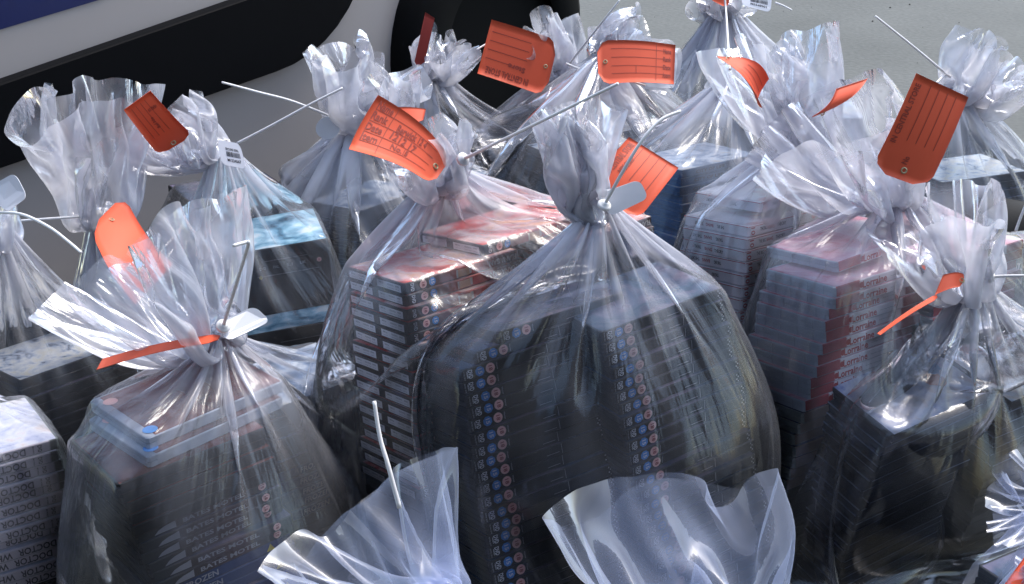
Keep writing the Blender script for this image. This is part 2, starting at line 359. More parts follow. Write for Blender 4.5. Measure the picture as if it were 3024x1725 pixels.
kind('lowlabel', 'grey green case with a white end label', T, [('shell', shell_mesh('shell', M['shell_green'])),
    ('sleeve', sleeve_mesh('sleeve', spine_mat('tan_spine', [(0, (.20,.15,.12)), (1, (.12,.10,.09))]), M['cv_dark'])), ('end_label', mb.mesh('end_label', [M['paper_white'], M['ink_black']]))])
# doctor
mb = MB(); on_spine(mb, 'DOCTOR', .124, -T/2, .048, .0098, 180); on_spine(mb, 'WHO', .078, -T/2, .030, .0098, 180)
dt = mb.mesh('title_print', simple('violet_black_ink', (.03, .025, .05), .4))
mb = MB(); on_spine(mb, 'DVD', .1655, -T/2, .0095, .0052, -90); on_spine(mb, 'BBC WORLD', .1575, -T/2, .0105, .0018, -90)
dl = mb.mesh('format_logo', M['ink_black'])
kind('doc', 'lilac case with upside-down DOCTOR WHO', T, [('shell', shell_mesh('shell', M['shell_green'])), ('sleeve', sleeve_mesh('sleeve', M['sp_doc'], M['cv_sea'])), ('title_print', dt), ('format_logo', dl)])
# motel
mb = MB(); on_spine(mb, 'BATES MOTEL', .100, -T/2, .082, .0062); bt = mb.mesh('title_print', M['ink_grey'])
mb = MB(); mb.poly([(.022, -EPS, -.012), (.050, -EPS, -.012), (.050, -EPS, -.002), (.044, -EPS, -.0035), (.036, -EPS, -.0045), (.028, -EPS, -.007)], 0); be = mb.mesh('house_emblem', M['ink_grey'])
kind('bates', 'grey BATES MOTEL case', T, [('shell', shell_mesh('shell', M['shell_black'])), ('sleeve', sleeve_mesh('sleeve', M['sp_bates'], M['cv_dark'])),
    ('title_print', bt), ('house_emblem', be), ('rating_badge', badge(M['badge_pink'], M['ink_badge_red'], '18', .166, -T/2, .0054, 14))])
mb = MB(); on_spine(mb, 'FROZEN', .062, -T/2, .045, .0085); ft = mb.mesh('title_print', M['ink_grey'])
mb = MB(); mb.poly([(.152, -EPS, -.012), (.164, -EPS, -.012), (.158, -EPS, -.002)]); fy = mb.mesh('rating_badge', M['badge_yellow'])
kind('frozen', 'deep blue FROZEN case', T, [('shell', shell_mesh('shell', M['shell_navy'])), ('sleeve', sleeve_mesh('sleeve', M['sp_frozen'], M['cv_dark'])),
    ('title_print', ft), ('rating_badge', fy)])
mb = MB(); disc(mb, (.016, .112, .0003), .009, 'z', 12, 0); cb1 = mb.mesh('rating_badge', M['badge_pink'])
mb = MB(); disc(mb, (.014, .016, .0003), .009, 'z', 12, 0); cb2 = mb.mesh('rating_badge', M['badge_blue'])
kind('clear', 'clear frosted case with a maroon cover', T, [('shell', shell_mesh('shell', M['shell_clear'])), ('sleeve', sleeve_mesh('sleeve', M['shell_clear'], M['cv_maroon'], x0=.012)),
    ('rating_badge', cb1), ('rating_badge', cb2)])
mb = MB(); on_spine(mb, 'CITY OF LIFE', .07, -T/2, .07, .006); st_ = mb.mesh('title_print', M['ink_black'])
kind('blue', 'steel blue disc case', T, [('shell', shell_mesh('shell', M['shell_blue'])), ('sleeve', sleeve_mesh('sleeve', M['sp_blue'], M['cv_steel'])), ('title_print', st_)])
TS = .0125
rib = MB(); rib.box((-.0005, .002, -.0016), (.0004, W0 - .002, .0002)); rib.box((.002, -.0005, -.0008), (L0 - .002, .0002, .0001))
kind('slim', 'slim navy case', TS, [('shell', shell_mesh('shell', M['shell_navy'], t=TS, seam=False)), ('lid_edge', rib.mesh('lid_edge', simple('pale_lid_edge', (.30, .34, .44), .25)))])
# pale cartoon case on top of the slim ones: plain sea picture with an orange and a yellow patch
mb = MB()
def blob(cx, cy, r, m, n=11, seed=1):
    rr = random.Random(seed); mb.poly([(cx + r*(.7 + .5*rr.random())*math.cos(2*math.pi*k/n), cy + r*(.6 + .5*rr.random())*math.sin(2*math.pi*k/n), .0003 + EPS) for k in range(n)], m)
blob(.14, .055, .016, 0, seed=3); a1 = mb.mesh('cover_picture', simple('orange_print', (.55, .18, .09), .3))
mb = MB(); blob(.165, .105, .018, 0, 5, 5); a2 = mb.mesh('cover_picture', M['badge_yellow'])
mb = MB(); blob(.150, .080, .022, 0, 12, 8); a3 = mb.mesh('cover_picture', simple('sea_blue_print', (.22, .42, .66), .3))
for p_ in a3.vertices: p_.co.z -= .0003
mb = MB(); blob(.060, .085, .022, 0, 12, 9); a4 = mb.mesh('cover_picture', simple('peach_print', (.80, .62, .55), .3))
mb = MB(); blob(.095, .088, .014, 0, 9, 12); a5 = mb.mesh('cover_picture', simple('indigo_print', (.30, .28, .58), .3))
kind('toon', 'pale cartoon case with a sea picture', T, [('shell', shell_mesh('shell', M['shell_navy'])), ('sleeve', sleeve_mesh('sleeve', M['sp_dark'], M['cv_sea'], x0=.002)),
    ('cover_picture', a3), ('cover_picture', a1), ('cover_picture', a2), ('cover_picture', a4), ('cover_picture', a5)])
# tall black boxes with an icy portrait lid
TX = .118
mb = MB()
for k, s in enumerate(('DVD', 'PAL', '5.1', 'UK')): on_spine(mb, s, .055 + .022 * k, -.034, .010, .005)
on_spine(mb, 'Distributed for home viewing only. All rights reserved', .095, -.048, .10, .0022)
on_spine(mb, 'Special features include commentary', .095, -.022, .07, .0016)
ic = mb.mesh('back_print', M['ink_grey'])
kind('box', 'tall black box with small white logos', TX, [('shell', shell_mesh('shell', M['shell_black'], .165, .15, TX, False)), ('sleeve', sleeve_mesh('sleeve', M['sp_dark'], M['cv_blue'], .165, .15, TX, .001, .164)),
    ('back_print', ic), ('rating_badge', badge(M['badge_pink'], M['ink_badge_red'], '18', .148, -.034, .004, 12)), ('rating_badge', badge(M['badge_yellow'], None, '', .050, -.049, .003, 10))])

ORD = ['topmost', 'second', 'third', 'fourth', 'fifth', 'sixth', 'seventh', 'eighth', 'ninth', 'tenth', 'eleventh', 'twelfth', 'thirteenth', 'fourteenth', 'fifteenth',
       'sixteenth', 'seventeenth', 'eighteenth', 'nineteenth', 'twentieth', 'twenty-first', 'twenty-second', 'twenty-third', 'twenty-fourth', 'twenty-fifth', 'twenty-sixth',
       'twenty-seventh', 'twenty-eighth', 'twenty-ninth', 'thirtieth', 'thirty-first', 'thirty-second', 'thirty-third', 'thirty-fourth', 'thirty-fifth', 'thirty-sixth']
def rot3(yaw, tx, ty):
    return Matrix.Rotation(R_(yaw), 3, 'Z') @ Matrix.Rotation(R_(tx), 3, 'X') @ Matrix.Rotation(R_(ty), 3, 'Y')
COL = []      # collision columns (origin A, matrix columns x,y,up, L, W, H)
PROTO = {}
def place_case(key, mat, label, group):
    lab, t, parts = K[key]
    e = bpy.data.objects.new('disc_case', None); C.objects.link(e); e.empty_display_size = .02
    e.matrix_world = mat; tag(e, label, 'disc case', group)
    for n, me in parts:
        o = link(n, me, e)
        if n in ('case_rib', 'small_print'): o['kind'] = 'stuff'
    return e
COLS = {}; REST = []
def stack(name, A, yaw, tx, ty, lean, kinds, words, seed=0, jit=.0022, tw=.8, extra=None, L=L0, W=W0, seen=99):
    """kinds: list of (kind, count) from the top; None count = go down to the ground. lean = horizontal step of the base per metre of height"""
    rr = random.Random(seed); R = rot3(yaw, tx, ty); A = Vector(A); up = R @ Vector((0, 0, 1))
    z = 0; n = 0; dn = -up + Vector((lean[0], lean[1], 0))
    lowest = min((R @ Vector(c)).z for c in ((0, 0, 0), (L, 0, 0), (0, W, 0), (L, W, 0)))
    done = False; i = 0
    for key, cnt in kinds:
        k = 0
        while (cnt is None or k < cnt) and not done:
            lab, t, parts = K[key]
            if A.z + lowest + dn.z * (z + t) < .004: done = True; break
            P = A + dn * z
            j = Vector((max(-2, min(2, rr.gauss(0, 1))) * jit, max(-2, min(2, rr.gauss(0, 1))) * jit, 0)) if i else Vector((0, 0, 0))
            m = Matrix.Translation(P + R @ j) @ (R @ Matrix.Rotation(R_(rr.gauss(0, tw) if i else 0), 3, 'Z')).to_4x4()
            if i >= seen: REST.append((key, m))
            else: place_case(key, m, '%s, %s in %s' % (lab, ORD[min(i, 35)], words) if i else '%s, topmost of %s' % (lab, words), 'disc cases in ' + words)
            z += t + .0003; k += 1; i += 1
        if done: break
    COLS[name] = (np.array(A), np.array([R @ Vector((1, 0, 0)), R @ Vector((0, 1, 0)), -dn]).T, L, W, z)
    return z

S = stack
S('flan', (-.137, 1.562, .465), 39.8, -8.2, .6, (.01, -.35), [('flan', None)], 'the front red stack', 1, seen=17)
S('flan2', at(1640, 735, 1.70), 41, -4, 0, (.01, -.3), [('flan', None)], 'the rear red stack', 2, seen=5)
S('cen', (-.063, 1.441, .404), 29.8, -14, -3.6, (-.02, -.20), [('cen', None)], 'the central left stack', 3, .0022, .6)
S('cen2', (.107, 1.479, .437), 31.2, -4.4, -5.0, (.12, -.27), [('cen', None)], 'the central right stack', 4, .0022, .6)
S('tbbt', (.345, 1.843, .433), 37.3, -9.1, 2.5, (-.19, -.4), [('tbbt', 2), ('tbbt_up', 1), ('tbbt', None)], 'the white stack', 5, .002, 1.0, seen=13)
S('lor', (.428, 1.644, .424), 32.7, -8.9, -.4, (-.33, -.2), [('lor', 11), ('lowlabel', None)], 'the red and white stack', 6, .002, .6, seen=18)
S('blu', at(2612, 1322, 1.53), 33, 11, -3, (-.20, -.30), [('slim', None)], 'the slim navy stack', 7, .0042, .8)
S('blu2', at(2985, 1190, 1.655), 31, 9, -3, (-.22, -.35), [('steel', 1), ('slim', None)], 'the rear slim navy stack', 32, seen=8)
S('bates', (-.443, 1.300, .334), 39, -1, -2, (.1, .1), [('darkred', 5), ('bates', 6), ('frozen', None)], 'the motel stack', 8, .002, 1.2, seen=20)
S('r2', (-.311, 1.538, .298), 48.2, 0, 4.5, (.1, -.1), [('steel', 1), ('darkred', 2), ('dark', 3), ('frozen', None)], 'the stack behind the motel stack', 9, seen=11)
S('doc', (-.725, 1.37, .296), 34.8, 0, 1.5, (.12, 0), [('doc', None)], 'the lilac stack, left edge', 10, .0035, .6, seen=13)
S('post', (-.709, 1.727, .241), 49.0, -3.3, 2.1, (.1, -.1), [('poster', 1), ('dark', None)], 'the black stack under the cream cover', 11, seen=7)
S('box', (-.462, 2.02, .315), 16.2, 0, -4, (.18, -.5), [('box', 2)], 'the tall black box pile', 12, .002, .5, L=.165, W=.15)
S('blue', at(2012, 505, 2.22), 37, -5, 2, (0, -.1), [('blue', None)], 'the steel blue stack', 13, .003, 1.5, seen=10)

import time; _t0 = time.time()
# ---------------------------------------------------------------- single cases lying on the stacks
def lone(key, on, dx, dy, up, dyaw, label, dty=0., dtx=0.):
    """dx, dy, up in metres from the top front corner of the stack it lies on"""
    A, Mx, L, W, H = COLS[on]; R = Matrix([list(r) for r in Mx]); x, y = Vector(Mx[:, 0]), Vector(Mx[:, 1]); n = x.cross(y)
    R = Matrix((x, y, n)).transposed() @ Matrix.Rotation(R_(dyaw), 3, 'Z') @ Matrix.Rotation(R_(dtx), 3, 'X') @ Matrix.Rotation(R_(dty), 3, 'Y')
    P = Vector(A) + x * dx + y * dy + n * up
    place_case(key, Matrix.Translation(P) @ R.to_4x4(), label, None)
    COLS['%s#%d' % (on, len(COLS))] = (np.array(P), np.array(R), L0, W0, K[key][1])
lone('flan', 'flan', .138, .012, .0153, 3, 'red and brown FLANAGAN case lying askew on top of the front stack')
lone('cen', 'cen', .024, .004, .0153, .5, 'dark case with blue 15 badge, second from top of the left central stack')
lone('cen', 'cen', .060, .004, .0306, 1, 'dark case with blue 15 badge, topmost and shifted right in the central bag')
lone('tbbt', 'tbbt', .045, .018, .026, 1, 'white box set lifted above the white stack with a dark gap below', dty=-3)
lone('lor', 'lor', .035, .030, .021, 2, 'clear Lorraine case lying skewed on top of the red and white stack', dty=-2)
lone('toon', 'blu', .012, .000, .0156, .6, 'pale cartoon case lying on top of the slim navy stack')
lone('clear', 'bates', .042, .006, .0153, 6, 'lower clear frosted case lying on the motel stack')
lone('clear', 'bates', .050, .020, .0306, 5, 'upper clear frosted case lying on the motel stack')

# ---------------------------------------------------------------- polythene bags: a film tube draped over its stacks, gathered at a tied neck
def hull2(p):
    p = sorted(map(tuple, p)); 
    def half(q):
        h = []
        for a in q:
            while len(h) > 1 and (h[-1][0]-h[-2][0])*(a[1]-h[-2][1]) - (h[-1][1]-h[-2][1])*(a[0]-h[-2][0]) <= 0: h.pop()
            h.append(a)
        return h
    lo = half(p); up = half(p[::-1]); return np.array(lo[:-1] + up[:-1])
def ring_at(keys, z, off, n, c0, rnd=.25):
    pts = []
    for k in keys:
        A, Mx, L, W, H = COLS[k]
        h = min(max((A[2] - z) / max(Mx[2, 2], .1), 0), H)
        P = A - Mx[:, 2] * h
        for (u, v) in ((0, 0), (L, 0), (L, W), (0, W)):
            q = P + Mx[:, 0] * u + Mx[:, 1] * v; pts.append(q[:2])
    h = hull2(np.array(pts)); cen = h.mean(0)
    out = []
    for a in range(n):   # radial sampling round the common centre, then even spacing
        th = 2 * math.pi * a / n; d = np.array([math.cos(th), math.sin(th)])
        out.append(c0 + d * (max(np.dot(h - c0, d)) * rnd + (1 - rnd) * ray_hull(h, c0, d)) + d * off)
    return np.array(out)
def ray_hull(h, c, d):
    best = 0.05
    for i in range(len(h)):
        a = h[i] - c; e = h[(i + 1) % len(h)] - h[i]
        den = d[0] * e[1] - d[1] * e[0]
        if abs(den) < 1e-9: continue
        t = (a[0] * e[1] - a[1] * e[0]) / den; s = (a[0] * d[1] - a[1] * d[0]) / den
        if t > 0 and -1e-6 <= s <= 1 + 1e-6: best = max(best, t)
    return best
def smooth_noise(rng, shape, kx, ky):
    n = rng.normal(size=shape)
    for _ in range(kx): n = (np.roll(n, 1, 1) + n * 2 + np.roll(n, -1, 1)) / 4
    for _ in range(ky): n[1:-1] = (n[:-2] + n[1:-1] * 2 + n[2:]) / 4
    return n / (n.std() + 1e-9)
def bag(label, keys, neck, tip, spread, seed, slack=1.12, mat='film', U=132, nw=16, nt=30, nf=22, iters=220, shoulder=.004, flen=None, grav=.00016, off=.014, tl=1.05, press=.00010, wpress=.0, ruff=1.0, hazew=.05, rnd=.25, hexp=3.2, wr=1.0):
    rng = np.random.default_rng(seed); neck = np.array(neck, float); tip = np.array(tip, float)
    top = max(COLS[k][0][2] + max((COLS[k][1][:, 0] * a * COLS[k][2] + COLS[k][1][:, 1] * b * COLS[k][3])[2] for a in (0, 1) for b in (0, 1)) for k in keys)
    zs = min(COLS[k][0][2] for k in keys) if len(keys) > 1 else COLS[keys[0]][0][2]
    zs = zs * .5 + top * .5
    allp = np.concatenate([ring_at([k], COLS[k][0][2] * .5, 0, 12, (COLS[k][0] + COLS[k][1][:, 0] * COLS[k][2] / 2 + COLS[k][1][:, 1] * COLS[k][3] / 2)[:2]) for k in keys])
    c0 = allp.mean(0)
    rows = []
    for r in range(nw + 1):
        z = .003 + (zs - .003) * r / nw
        xy = ring_at(keys, z, off, U, c0, rnd); rows.append(np.c_[xy, np.full(U, z)])
    # even out spacing with the same arc parameter for every row
    def resample(P):
        d = np.linalg.norm(np.roll(P, -1, 0) - P, axis=1); s = np.r_[0, np.cumsum(d)]; tot = s[-1]
        q = np.r_[P, P[:1]]; t = np.linspace(0, tot, U, endpoint=False)
        return np.stack([np.interp(t, s, q[:, k]) for k in range(3)], 1), tot
    tots = []
    for i in range(len(rows)): rows[i], tt = resample(rows[i]); tots.append(tt)
    P = max(tots) * slack; du = P / U
    sh = rows[-1]
    tent = np.linalg.norm(sh - neck, axis=1); Lt = tent.max() * tl
    axis = tip - neck; Lf = flen or np.linalg.norm(axis) * 1.12; axis = axis / np.linalg.norm(axis)
    s1 = np.cross(axis, [0, 0, 1.0]); 
    if np.linalg.norm(s1) < .2: s1 = np.cross(axis, [1.0, 0, 0])
    s1 /= np.linalg.norm(s1); s2 = np.cross(s1, axis)
    if np.dot(s2, [0, 0, 1]) > 0 and axis[2] > .5: pass
    th = np.arctan2(sh[:, 1] - c0[1], sh[:, 0] - c0[0])
    rn = .0085; star = smooth_noise(rng, (1, U), 2, 0)[0]
    e1 = np.array([1., 0, 0]); e2 = np.array([0, 1., 0])
    ringn = neck + (np.cos(th) * (rn * (1 + .35 * star)))[:, None] * e1 + (np.sin(th) * (rn * (1 + .35 * star)))[:, None] * e2
    fold = smooth_noise(rng, (nt + 1, U), 6, 12) + .25 * smooth_noise(rng, (nt + 1, U), 2, 2)
    for r in range(1, nt + 1):
        t = r / nt; w = t ** .9
        Q = sh * (1 - w) + ringn * w
        amp = .011 * math.sin(math.pi * min(1, t * 1.02)) ** .8 * (1 - .35 * t)
        nrm = Q - np.array([c0[0], c0[1], zs - .25]); nrm /= np.linalg.norm(nrm, axis=1)[:, None]
        Q = Q + nrm * (fold[r] * amp)[:, None]
        rows.append(Q)
    inx = len(rows) - 1
    ffold = smooth_noise(rng, (nf + 1, U), 3, 5) * .8 + smooth_noise(rng, (nf + 1, U), 1, 1) * .25; big = smooth_noise(rng, (nf + 1, U), 30, 8); lenn = smooth_noise(rng, (1, U), 14, 0)[0]
    u1 = s1 if abs(s1[0]) > .3 else s1
    wide = smooth_noise(rng, (nf + 1, U), 60, 6)
    for r in range(1, nf + 1):
        t = r / nf
        ffold[r] = ffold[r] * (1 - .55 * t) + wide[r] * .9 * t
        rad = rn + (spread - rn) * t ** .85 * (1 + .22 * big[r]) + ffold[r] * .017 * ruff * t ** .6
        a = th + .35 * ffold[r] * (1 - t) + .5 * math.sin(seed) * t
        h = Lf * t * (1 + .12 * lenn * t)
        rows.append(neck + axis * h[:, None] + (np.cos(a) * rad)[:, None] * s1 + (np.sin(a) * rad)[:, None] * (-s2))
    X = np.array(rows, np.float32); V = X.shape[0]
    dvr = np.empty(V - 1, np.float32); dvr[:nw] = np.maximum((zs - .003) / nw, 1e-3) * 1.01; dvr[nw:nw + nt] = Lt / nt; dvr[nw + nt:] = Lf / nf
    pin = np.zeros((V, U, 1), np.float32) + 1; pin[0] = 0; pin[inx] = 0; pin[1:3] *= .3
    hoop = np.ones((V, 1), np.float32); 
    for r in range(V):
        d = abs(r - inx); hoop[r] = min(1, d / 9.0)
    cols = [(k.split('#')[0] in keys, A, np.linalg.inv(Mx), Mx, L, W, H) for k, (A, Mx, L, W, H) in COLS.items() if np.linalg.norm((A - X[0].mean(0))[:2]) < .8 or k.split('#')[0] in keys]
    mids = [(A + Mx[:, 0] * L / 2 + Mx[:, 1] * W / 2, Mx[:, 2]) for A, Mx, L, W, H in (COLS[k] for k in keys)]
    m0 = np.mean([m[0] for m in mids], 0); mu = np.mean([m[1] / m[1][2] for m in mids], 0)
    gl = np.array([0, 0, -grav], np.float32)
    g_row = np.ones((V, 1, 1), np.float32); g_row[inx + 1:] = .25
    p_row = np.zeros((V, 1, 1), np.float32); p_row[2:nw - 1] = wpress; p_row[nw - 1:inx - 3] = press; p_row[inx - 6:inx - 3] *= .5
    pc = np.array([m0[0], m0[1], zs - .20], np.float32)
    def con(D, rest, ks, kc):
        l = np.sqrt((D * D).sum(-1)) + 1e-9; e = (l - rest) / l
        return D * (np.where(e > 0, ks, kc) * e * .5)[..., None]
    vel = np.zeros_like(X)
    dd = np.sqrt(du ** 2 + dvr ** 2)[:, None]
    for it in range(iters):
        prev = X.copy()
        o_ = X - pc; o_[:nw, :, 2] = 0; o_ /= np.sqrt((o_ * o_).sum(-1, keepdims=True)) + 1e-6
        X = X + (vel * .90 + gl * g_row + o_ * p_row) * pin
        for sub in range(2):
            acc = np.zeros_like(X); cnt = np.zeros((V, U, 1), np.float32)
            c = con(np.roll(X, -1, 1) - X, du, .9, .45 * hoop); acc += c - np.roll(c, 1, 1); cnt += 1.3
            c = con(X[1:] - X[:-1], dvr[:, None], 1.0, .5); acc[:-1] += c; acc[1:] -= c; cnt[1:-1] += 1.2
            for s in (1, -1):
                c = con(np.roll(X[1:], -s, 1) - X[:-1], dd, .7, .10 * hoop[1:]); acc[:-1] += c; acc[1:] -= np.roll(c, s, 1); cnt += .7
            D = np.roll(X, -2, 1) - X; c = con(D, du * 1.75, 0., .22 * hoop); acc += c - np.roll(c, 2, 1)
            D = X[2:] - X[:-2]; c = con(D, (dvr[1:] + dvr[:-1])[:, None] * .96, 0., .35); acc[:-2] += c; acc[2:] -= c
            X = X + acc / cnt * 1.5 * pin
        for (own, A, Mi, Mx, L, W, H) in cols:
            mg = .0068
            q = (X - A.astype(np.float32)) @ Mi.T.astype(np.float32)
            ins = (q[..., 0] > -mg) & (q[..., 0] < L + mg) & (q[..., 1] > -mg) & (q[..., 1] < W + mg) & (q[..., 2] < mg) & (q[..., 2] > -H)
            if not ins.any(): continue
            qi = q[ins]; pen = np.stack([qi[:, 0] + mg, L + mg - qi[:, 0], qi[:, 1] + mg, W + mg - qi[:, 1], mg - qi[:, 2]], 1)
            if own:
                xi = X[ins]; rad = xi - (m0 + (xi[:, 2:3] - m0[2]) * mu)
                rx = rad @ Mx[:, 0]; ry = rad @ Mx[:, 1]
                pen[:, 0] += np.where(rx > .01, 9, 0); pen[:, 1] += np.where(rx < -.01, 9, 0)
                pen[:, 2] += np.where(ry > .01, 9, 0); pen[:, 3] += np.where(ry < -.01, 9, 0)
            k = pen.argmin(1); ar = np.arange(len(k)); p = pen[ar, k]
            sgn = np.array([-1, 1, -1, 1, 1])[k]; ax = np.array([0, 0, 1, 1, 2])[k]
            qi[ar, ax] += sgn * p; X[ins] = qi @ Mx.T.astype(np.float32) + A.astype(np.float32)
        X[..., 2] = np.maximum(X[..., 2], .002)
        vel = np.clip(X - prev, -.004, .004)
    idx = np.arange(V * U).reshape(V, U); a = idx[:-1]; b = np.roll(idx, -1, 1)[:-1]; c = np.roll(idx, -1, 1)[1:]; d = idx[1:]
    F = np.stack([a, b, c, d], -1).reshape(-1, 4)
    me = bpy.data.meshes.new('plastic_bag')
    me.vertices.add(V * U); me.vertices.foreach_set('co', X.reshape(-1).astype(np.float32))
    me.loops.add(F.size); me.loops.foreach_set('vertex_index', F.reshape(-1).astype(np.int32))
    me.polygons.add(len(F)); me.polygons.foreach_set('loop_start', np.arange(0, F.size, 4, dtype=np.int32)); me.polygons.foreach_set('loop_total', np.full(len(F), 4, np.int32))
    me.update(calc_edges=True); me.validate()
    vs = np.r_[0, np.cumsum(dvr)]; uu, vv = np.meshgrid(np.arange(U + 1) * du, vs)
    uvl = np.empty((V - 1, U, 4, 2), np.float32)
    uvl[:, :, 0, 0] = uu[:-1, :-1]; uvl[:, :, 0, 1] = vv[:-1, :-1]; uvl[:, :, 1, 0] = uu[:-1, 1:]; uvl[:, :, 1, 1] = vv[:-1, 1:]
    uvl[:, :, 2, 0] = uu[1:, 1:]; uvl[:, :, 2, 1] = vv[1:, 1:]; uvl[:, :, 3, 0] = uu[1:, :-1]; uvl[:, :, 3, 1] = vv[1:, :-1]
    ul = me.uv_layers.new(name='UVMap'); ul.data.foreach_set('uv', uvl.reshape(-1) + seed * .37)
    cr_ = me.attributes.new('crease', 'FLOAT', 'POINT'); cv = np.ones((V, U), np.float32); cv[:nw - 1] = hazew; cv[nw - 1:inx] = (.08 + 1.2 * np.linspace(0, 1, inx - nw + 1) ** hexp)[:, None]; cv[inx:] = (.50 + .95 * (1 - np.linspace(0, 1, V - inx)) ** 1.0)[:, None]
    cv *= 1 + .35 * smooth_noise(rng, (V, U), 5, 5)
    cr_.data.foreach_set('value', cv.reshape(-1))
    cw = np.full((V, U), .7, np.float32); cw[:nw - 2] = .07; cw[nw - 2:nw] = .2; cw[nw:nw + 4] = .35; cw[nw + 4:nw + 14] = .5; cw[inx:] = .9; cw *= wr
    me.attributes.new('wrinkle', 'FLOAT', 'POINT').data.foreach_set('value', cw.reshape(-1))
    me.polygons.foreach_set('use_smooth', np.ones(len(F), bool))
    me.materials.append(M[mat])
    o = link('plastic_bag', me); tag(o, label, 'plastic bag', 'clear plastic bags tied at the neck')
    md = o.modifiers.new('smooth', 'SUBSURF'); md.levels = 1; md.render_levels = 1
    return o
#BAGS
# a few more stacks at the back and at the frame's edges, then every bag
S('backdark', at(560, 600, 2.28), 30, -3, 2, (0, -.1), [('dark', None)], 'the dark stack left of the black boxes', 14, seen=7)
S('fcase', at(1065, 624, 2.30), 55, -4, 3, (0, -.1), [('steel', 1), ('dark', None)], 'the dark stack behind the tied left bags', 15, seen=9)
S('gcase', at(1300, 520, 2.62), 35, -3, 0, (0, -.1), [('steel', 2), ('dark', None)], 'the dark stack near the wheel', 16, seen=5)
S('jcase', at(1560, 440, 2.75), 25, -3, 0, (0, -.1), [('steel', 1), ('dark', None)], 'the dark stack below the grey flag', 17, seen=5)
S('kcase', at(1800, 400, 2.75), 38, -4, 0, (0, -.1), [('poster', 1), ('dark', None)], 'the cream-topped stack behind the blue one', 18, seen=5)
S('lcase', at(1990, 350, 3.05), -12, 2, 0, (0, -.1), [('blue', 3), ('dark', None)], 'the far stack with blue lids', 19, seen=7)
S('tbbt2', at(2480, 640, 2.02), 37, -7, 1, (-.15, -.3), [('tbbt', None)], 'the rear white stack', 20, seen=4)
S('lor2', at(2775, 790, 1.82), 33, -7, -1, (-.2, -.2), [('lor', None)], 'the rear red and white stack', 21, seen=6)
S('ocase', at(2780, 540, 2.30), 20, -3, 0, (0, -.1), [('poster', 1), ('dark', None)], 'the cream-topped stack at the right', 22, seen=7)
S('edge', at(2950, 800, 1.95), 20, -3, 0, (0, -.1), [('maroon', None)], 'the maroon stack at the right edge', 23, seen=5)
S('front', (-.16, .98, .16), 20, 0, 0, (0, 0), [('darkred', None)], 'the low stack at the bottom edge', 24, seen=3)
S('frontright', (.44, .88, .30), 25, 0, 0, (0, 0), [('dark', None)], 'the stack in the bottom right corner', 25, seen=3)
S('frontmid', (.10, .95, .12), 20, 0, 0, (0, 0), [('dark', None)], 'the low stack at the bottom', 26, seen=3)
S('edgefront', (.62, 1.22, .20), 30, 0, 0, (0, 0), [('dark', None)], 'the stack beyond the right edge', 27, seen=1)

def rest_of_cases():
    mb = MB()
    for key, m in REST:
        t = K[key][1]; c = [m @ Vector(p) for p in ((0, 0, -t), (L0, 0, -t), (L0, W0, -t), (0, W0, -t), (0, 0, 0), (L0, 0, 0), (L0, W0, 0), (0, W0, 0))]
        mb.raw(c, [(0,3,2,1),(4,5,6,7),(0,1,5,4),(1,2,6,5),(2,3,7,6),(3,0,4,7)])
    o = link('lower_disc_cases', mb.mesh('lower_disc_cases', M['shell_black'])); tag(o, 'dark lower disc cases of the stacks, hidden behind the bags in front', 'disc cases', kind='stuff')
rest_of_cases()
S('lcase2', at(2310, 345, 3.10), -5, 1, 0, (0, -.1), [('blue', 1), ('steel', 1), ('dark', None)], 'the far right stack with a blue lid', 31, seen=4)
S('fcase2', at(1200, 560, 2.45), 30, -4, 0, (0, -.1), [('steel', 1), ('dark', None)], 'the pale-topped stack left of the creased tag', 28, seen=4)
S('gcase2', at(1440, 440, 2.62), 32, -4, 0, (0, -.1), [('poster', 1), ('dark', None)], 'the cream-topped stack near the wheel', 29, seen=4)
S('kcase2', at(1650, 470, 2.45), 28, -4, 0, (0, -.1), [('poster', 1), ('dark', None)], 'the cream-topped stack behind the central neck', 30, seen=4)
bag('clear bag over the red and brown stacks, creased orange tag at its neck', ['flan', 'flan2'], at(1318, 487, 1.74), at(1262, 260, 1.72), .055, 1, slack=1.08, rnd=.05, tl=1.05, flen=.15)
bag('large clear bag in the centre over two dark stacks', ['cen', 'cen2'], at(1778, 598, 1.60), at(1705, 220, 1.62), .034, 2, slack=1.07, hexp=4.0, rnd=.06, tl=1.04, off=.012, flen=.21, U=168, press=.00012, wpress=.0)
bag('clear bag over the motel stack with a bent tie and blank flag', ['bates', 'r2'], at(655, 985, 1.50), at(390, 560, 1.54), .15, 3, slack=1.06, hexp=4.0, rnd=.04, flen=.25, U=168, tl=1.05)
bag('clear bag over the slim navy stack', ['blu', 'blu2'], at(2880, 825, 1.72), at(2810, 500, 1.74), .12, 4, slack=1.03, flen=.21, tl=1.02, off=.008, rnd=.02, hexp=6.0, wr=.45)
bag('clear bag over the red and white stack, big flat orange tag at its neck', ['lor', 'lor2'], at(2645, 548, 1.84), at(2500, 200, 1.82), .13, 5, slack=1.06, rnd=.05, flen=.24)
bag('clear bag over the white stack with the red tens', ['tbbt', 'tbbt2'], at(2380, 375, 2.02), at(2330, 80, 2.04), .13, 6, flen=.24, slack=1.08, rnd=.05)
bag('clear bag over the tall black boxes with a barcode flag', ['box'], at(655, 420, 2.08), at(500, 230, 2.08), .07, 7, slack=1.25, flen=.17, off=.03)
bag('clear bag at the far left with its mouth flared wide open', ['backdark'], at(290, 622, 2.0), at(245, 200, 2.02), .12, 8, flen=.29, slack=1.3, off=.03)
bag('clear bag over the cream cover at the left edge', ['post'], at(-5, 668, 1.80), at(-150, 500, 1.80), .08, 9, slack=1.15)
bag('clear bag over the lilac stack at the left edge', ['doc'], at(-190, 1080, 1.42), at(-420, 900, 1.42), .06, 10, slack=1.04, rnd=.02, off=.008)
